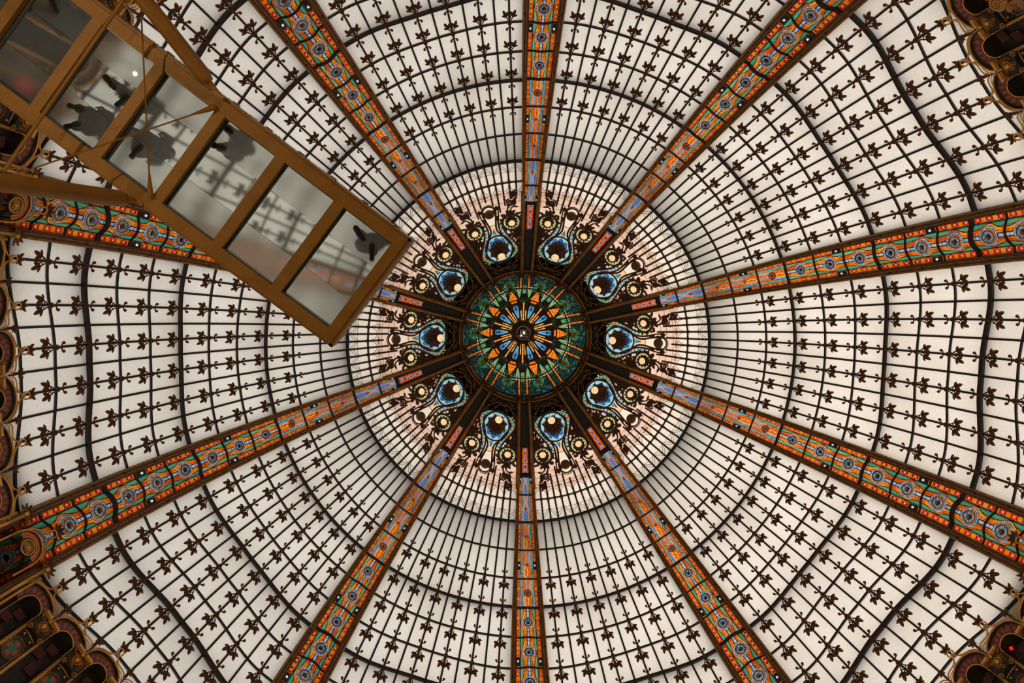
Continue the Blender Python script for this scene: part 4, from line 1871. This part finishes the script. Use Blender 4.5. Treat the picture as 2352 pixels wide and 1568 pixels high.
for i in range(NAc):
    a = PI * i / (NAc - 1)
    for q in range(NRc):
        r = .185 + .22 * q / (NRc - 1)
        vs.append(rp(-r * math.cos(a), .79 - r * math.sin(a) * 1.02, -.30))
        if r < .235 or r > .355:
            cs.append((.012, .009, .008))
        else:
            u = (i / (NAc - 1) * 7) % 1 - .5
            d = math.hypot(u, (r - .295) * 8)
            cs.append(lin(110, 150, 170) if d < .12 else (lin(200, 45, 20) if d < .33 else (C_ORANGE if hsh(i, q) > .35 else lin(190, 80, 20))))
b.add(vs, [(i * NRc + q, (i + 1) * NRc + q, (i + 1) * NRc + q + 1, i * NRc + q + 1) for i in range(NAc - 1) for q in range(NRc - 1)], cs)
con.append(('arch_band', b.mesh('arch_band', M_MOSAIC)))
b = MB()
vs, cs = [rp(0, .80, -.315)], [(.02, .015, .01)]
for i in range(32):
    a = 2 * PI * i / 32
    for r in (.07, .175):
        vs.append(rp(r * math.cos(a), .80 + r * math.sin(a), -.315))
        cs.append(lin(110, 160, 185) if i % 2 else (.01, .01, .01))
b.add(vs, [(0, 1 + 2 * i, 1 + 2 * ((i + 1) % 32)) for i in range(32)] + [(1 + 2 * i, 2 + 2 * i, 2 + 2 * ((i + 1) % 32), 1 + 2 * ((i + 1) % 32)) for i in range(32)], cs)
con.append(('wheel_glass', b.mesh('wheel_glass', M_MOSAIC)))
ribs = [o for o in COL.objects if o.name.startswith('trim_') and o.type == 'EMPTY']
for o in ribs:
    th = o.rotation_euler[2]
    if any_view([S(10.7, 0), S(11.3, 0), S(12, 0)], th, 40):
        for nm, me in con:
            put(nm, me, o)
# gilded scroll console in the top right corner, in front of the niches
b = MB()
m = FR(12.75, -6.4, -.45)
b.tube([m @ Vector(p) for p in spiral(0, 0, .17, PI / 2, 2.3, 1, .06, 34, .92)], .024, 6)
b.lathe([(.20, -.10), (.21, .0), (.18, .04), (0, .05)], 24, m)
for x in (-.14, .0, .14):
    b.tube([m @ Vector((x, .15, .0)), m @ Vector((x + .03, .7, .02)), m @ Vector((x + .12, 1.4, 0))], .05, 6)
for q in range(3):
    b.tube([m @ Vector(p) for p in spiral(.22 + .03 * q, .20 + .28 * q, .08, 0, 1.5, -1, .06, 14, .8)], .018, 5)
build('scroll_console', b, M_STONE, walls[2], None, True, 'gilded stone scroll bracket')

# ------------------------------------------------------------------ glass walkway
WZ = ZC + 14.0
WD = Vector((-0.79461, -0.60712, 0))
WN = Vector((0.60712, -0.79461, 0))
wk_rot = Matrix((WD, WN, Vector((0, 0, 1)))).transposed()
walk = bpy.data.objects.new('glass_walkway', None)
COL.objects.link(walk)
walk.matrix_world = Matrix.Translation((-3.3305, -2.443, WZ)) @ wk_rot.to_4x4()
walk['label'] = 'brown framed glass floored walkway hung across the upper left of the dome'
walk['category'] = 'walkway'
LEN = 8.7
# note: x along the walkway, y across (mirrored frame: x cross y = -z is avoided by the order below)
b = MB()
FASC = .62
for s in (-1, 1):
    b = MB()
    y0, y1 = sorted((s * .80, s * .985))
    b.box(.0, LEN, y0, y1, 0, .20)
    o = build('side_beam', b, M_WALK, walk)
    b = MB()
    y0, y1 = sorted((s * .985, s * 1.03))
    b.box(-.05, LEN, y0, y1, .03, FASC)
    o2 = build('fascia', b, M_WALK, walk)
    b = MB()
    for x in np.arange(.3, LEN, .55):
        b.ball((x, s * 1.03, .10), .016, 6, 4)
        b.ball((x, s * 1.03, .34), .016, 6, 4)
    build('rivet', b, M_BLACK, o2, kind='stuff')
    b = MB()
    b.box(.12, LEN, *sorted((s * .785, s * .80)), .03, .20)
    build('glass_edge_seal', b, M_WALKEDGE, walk)
    b = MB()
    b.box(.1, LEN, *sorted((s * 1.0, s * 1.015)), FASC, FASC + .95)
    build('balustrade_glass', b, M_CLEAR, walk)
    for x in np.arange(.25, LEN, .62):
        b = MB()
        b.box(x, x + .10, *sorted((s * .99, s * 1.05)), FASC - .02, FASC + .10)
        build('balustrade_clamp', b, M_CHROME, walk)
b = MB()
b.box(0, .16, -.80, .80, 0, .20)
build('end_beam', b, M_WALK, walk)
b = MB()
b.box(-.06, -.0, -1.03, 1.03, .03, FASC)
build('fascia', b, M_WALK, walk)
b = MB()
b.box(-.03, -.015, -1.0, 1.0, FASC, FASC + .95)
build('balustrade_glass', b, M_CLEAR, walk)
for y in np.arange(-.9, .95, .3):
    b = MB()
    b.box(-.06, .02, y, y + .09, FASC - .02, FASC + .10)
    build('balustrade_clamp', b, M_CHROME, walk)
XB = [1.14 + 1.092 * i for i in range(8)]
for x in XB:
    b = MB()
    b.box(x - .085, x + .085, -.80, .80, 0, .20)
    o = build('cross_beam', b, M_WALK, walk)
    b = MB()
    b.box(x - .125, x - .085, -.80, .80, .13, .205)
    b.box(x + .085, x + .11, -.80, .80, .13, .205)
    build('glass_edge_seal', b, M_WALKEDGE, o)
xs = [.16] + XB + [LEN]
for i in range(len(xs) - 1):
    x0, x1 = xs[i], xs[i + 1]
    for (y0, y1, mt, nm) in ((-.80, -.302, M_GLASSSIDE, 'floor_panel'), (-.298, .318, M_GLASSMID, 'floor_panel'), (.322, .80, M_GLASSSIDE, 'floor_panel')):
        b = MB()
        b.box(x0, x1, y0, y1, (.222), .245)
        build(nm, b, mt, walk, label='clearer etched glass floor panel' if mt is M_GLASSMID else None)
winv = walk.matrix_world.inverted()


def wp(x, y, z):
    return winv @ Vector((x, y, z + ZC))


def strut(a, c, r, nm='strut'):
    a, c = wp(*a), wp(*c)
    d = (c - a).normalized()
    L = (c - a).length * 1.6
    b = MB()
    b.tube([a, a + d * .10, a + d * .16, a + d * (L - .1), a + d * L], [r * .72, r * .94, r, r, r], 20)
    o = build(nm, b, M_WALK, walk, None, True)
    b = MB()
    b.tube([a - d * .28, a + d * .03], [.035, .05], 8)
    e = a - d * .24
    b.box(e.x - .10, e.x + .10, e.y - .03, e.y + .03, e.z - .08, e.z + .12)
    build('bracket', b, M_WALK, o)


strut((-5.60, -5.53, 13.86), (-6.55, -6.95, 12.9), .115)
strut((-6.87, -3.82, 13.86), (-8.05, -3.97, 11.75), .125)


def rod(pts, r, fork=True):
    P = [wp(*p) for p in pts]
    b = MB()
    b.tube(P, r, 6)
    if fork:
        d = (P[0] - P[-1]).normalized()
        b.tube([P[-1], P[-1] + d * .10, P[-1] + d * .34], [.045, .04, r], 8)
        b.ball(P[-1], .05, 8, 5)
    build('tie_rod', b, M_WALK, walk)


rod([(-6.38, -7.0, 13.45), (-6.41, -6.65, 13.5), (-6.537, -3.895, 13.95)], .012)
rod([(-8.25, -4.06, 12.95), (-8.12, -4.08, 13.0), (-5.566, -5.172, 13.95)], .012)
rod([(-8.28, -4.18, 13.2), (-6.496, -6.565, 13.2), (-6.2, -6.96, 13.2)], .030, False)
b = MB()
b.tube([wp(-8.285, -4.15, 13.19), wp(-6.48, -6.56, 13.19)], .010, 5)
build('tie_rod', b, M_WALK, walk)

# ------------------------------------------------------------------ people on the glass floor
FLOOR_Z = WZ + .247


def shoe_mesh(L=.285, W=.098, heel=.025):
    b = MB()
    out = [(-.48, .52), (-.40, .78), (-.25, .80), (-.05, .70), (.10, .84), (.25, 1.0), (.36, .92), (.45, .62), (.50, .18)]
    ring = [(x * L, w * W / 2) for x, w in out] + [(x * L, -w * W / 2) for x, w in out[::-1]]
    n = len(ring)
    lv = []
    for (z, sc, fx) in ((0, .97, 0), (.012, 1.03, 0), (.03, 1.0, 0), (.055, .92, -.005), (.085, .70, -.03), (.115, .48, -.075)):
        lv.append([((x - (-.02)) * (sc if z < .05 else sc) - .02 + fx, y * min(1, sc * 1.02), z) for x, y in ring])
    vs = [p for l in lv for p in l]
    fs = [(i * n + q, i * n + (q + 1) % n, (i + 1) * n + (q + 1) % n, (i + 1) * n + q) for i in range(len(lv) - 1) for q in range(n)]
    fs.append(tuple(range(n - 1, -1, -1)))
    fs.append(tuple((len(lv) - 1) * n + q for q in range(n)))
    b.add(vs, fs)
    return b.mesh('shoe', M_SOLE, True)


ME_SHOE = shoe_mesh()


def person(label, feet, face, mats, coat=False, H=1.70, lean=0.0, hair_l=.0):
    """feet: two (x, y, heading) in walkway coordinates; face: heading of the body"""
    mt_trouser, mt_top = mats
    cx = (feet[0][0] + feet[1][0]) / 2
    cy = (feet[0][1] + feet[1][1]) / 2
    root = bpy.data.objects.new('person', None)
    COL.objects.link(root)
    root['label'] = label
    root['category'] = 'person'
    root['group'] = 'people standing on the glass walkway'
    w0 = walk.matrix_world @ Vector((cx, cy, 0))
    root.matrix_world = Matrix.Translation((w0.x, w0.y, FLOOR_Z)) @ wk_rot.to_4x4()
    s = H / 1.70
    f = Vector((math.cos(face), math.sin(face), 0))
    r = Vector((-math.sin(face), math.cos(face), 0))
    up = Vector((0, 0, 1))
    fe = [Vector((q[0] - cx, q[1] - cy, 0)) for q in feet]
    # which foot is on the +r side
    if fe[0].dot(r) < fe[1].dot(r):
        fe = fe[::-1]
        feet = feet[::-1]
    V, E, RAD = [], [], []

    def vtx(p, rad, par=None):
        V.append(tuple(p))
        RAD.append(rad)
        if par is not None:
            E.append((par, len(V) - 1))
        return len(V) - 1
    ln = f * lean
    pel = vtx(up * .93 * s, .115)
    wst = vtx(up * 1.08 * s + ln * .3, .105, pel)
    chs = vtx(up * 1.27 * s + ln * .7, .125, wst)
    nb = vtx(up * 1.42 * s + ln, .065, chs)
    nk = vtx(up * 1.48 * s + ln * 1.1, .052, nb)
    hd = vtx(up * 1.57 * s + ln * 1.2 + f * .02, .085, nk)
    hd2 = vtx(up * 1.64 * s + ln * 1.2 + f * .015, .078, hd)
    nose = vtx(up * 1.565 * s + ln * 1.2 + f * .115, .014, hd)
    legs, arms = [], []
    for sd, ft in ((1, fe[0]), (-1, fe[1])):
        hip = up * .88 * s + r * sd * .095
        ank = ft + up * .09
        kne = (hip + ank) * .5 + f * .035 + up * .01
        a = vtx(hip, .088, pel)
        b_ = vtx(kne, .058, a)
        c = vtx(ank, .040, b_)
        legs.append((hip, kne, ank))
        sh = up * 1.39 * s + ln + r * sd * .19
        el = sh - up * .29 * s + r * sd * .05 - f * .03
        ha = el - up * .24 * s + f * .09
        a = vtx(sh, .055, nb)
        b_ = vtx(el, .042, a)
        c = vtx(ha, .030, b_)
        arms.append((sh, el, ha))
        pm = vtx(ha - up * .07 + f * .01, .030, c)
        for q in range(4):
            o_ = f * (.03 - .02 * q)
            k1 = vtx(ha - up * .125 + o_, .0095, pm)
            vtx(ha - up * (.165 - .006 * abs(q - 1)) + o_ + r * sd * -.012, .008, k1)
        k1 = vtx(ha - up * .075 + f * .05, .010, pm)
        vtx(ha - up * .11 + f * .062, .009, k1)
    me = bpy.data.meshes.new('body')
    me.from_pydata(V, E, [])
    me.materials.append(M_SKIN)
    o = put('body', me, root)
    md = o.modifiers.new('Skin', 'SKIN')
    md.use_smooth_shade = True
    sv = me.skin_vertices[0].data
    for i, rad in enumerate(RAD):
        sv[i].radius = (rad, rad)
    sv[0].use_root = True
    ss = o.modifiers.new('Sub', 'SUBSURF')
    ss.levels = 1
    ss.render_levels = 1
    # trousers
    b = MB()
    for (hip, kne, ank) in legs:
        b.tube([hip + up * .05, hip - up * .08, kne, ank + up * .12, ank + up * .01], [.105, .112, .080, .066, .070], 12)
    b.tube([up * .80 * s, up * .90 * s, up * 1.02 * s], [.12, .165, .15], 14)
    build('trousers', b, mt_trouser, root, None, True)
    # top or long coat
    b = MB()
    lo = .52 if coat else .86
    zz = [lo, .90, 1.02, 1.15, 1.28, 1.38, 1.44]
    wr = [.235 if coat else .175, .19, .17, .185, .20, .17, .075]
    n = 18
    vs = []
    for z, w in zip(zz, wr):
        l2 = ln * max(0, (z - .93) / .5)
        for q in range(n):
            a = 2 * PI * q / n
            vs.append(up * z * s + l2 + r * w * math.cos(a) + f * w * .70 * math.sin(a))
    fs = [(i * n + q, i * n + (q + 1) % n, (i + 1) * n + (q + 1) % n, (i + 1) * n + q) for i in range(len(zz) - 1) for q in range(n)]
    fs.append(tuple(range(n - 1, -1, -1)))
    b.add(vs, fs)
    for (sh, el, ha) in arms:
        b.tube([sh - r * 0 + up * .01, sh - up * .06, el, ha + up * .02], [.075, .082, .062, .048], 10)
    build('coat' if coat else 'jumper', b, mt_top, root, None, True)
    b = MB()
    hc = up * 1.615 * s + ln * 1.2 - f * .012
    b.ball(hc, .108, 14, 8, None, (1, 1, 1.05))
    if hair_l:
        b.tube([hc - f * .05, hc - f * .085 - up * hair_l * .5, hc - f * .08 - up * hair_l], [.085, .08, .05], 10)
    build('hair', b, M_HAIR, root, None, True)
    for q, ft in zip(feet, fe):
        put('shoe', ME_SHOE, root, Matrix.Translation((ft.x, ft.y, 0.002)) @ Matrix.Rotation(q[2], 4, 'Z'))
    return root


T_DARK = cloth('charcoal_cloth', 36, 44, 50)
T_BLUE = cloth('slate_cloth', 62, 82, 94)
T_GREY = cloth('grey_green_cloth', 104, 110, 102)
T_TEAL = cloth('teal_cloth', 20, 62, 66)
T_BLACK = cloth('black_cloth', 18, 19, 22)
person('person in a grey coat and dark shoes near the lower edge of the walkway', [(5.145, -.45, 2.75), (5.04, -.70, 2.25)], 2.5, (T_DARK, T_GREY), True, 1.68)
person('person in dark clothes with one shoe turned, in the clearer middle panel', [(4.96, .16, .25), (4.66, .05, 1.85)], .9, (T_BLACK, T_BLUE), False, 1.75)
person('person in dark trousers walking with a long stride under the crossing tie rods', [(4.42, -.27, 1.35), (4.06, -.44, 1.75)], 2.95, (T_DARK, T_BLUE), True, 1.72, .05)
person('person in a slate blue jumper standing near the upper edge, shoes side by side', [(3.20, .67, .05), (3.13, .37, -.35)], -.1, (T_BLACK, T_BLUE), False, 1.70)
person('person at the far corner end of the walkway with long dark soles', [(.66, .61, .35), (.34, .50, .95)], .7, (T_DARK, T_BLACK), True, 1.74)
person('person in a teal coat in the dim panel at the top left corner', [(6.60, .34, .3), (6.25, .58, .5)], .3, (T_TEAL, T_TEAL), True, 1.70)
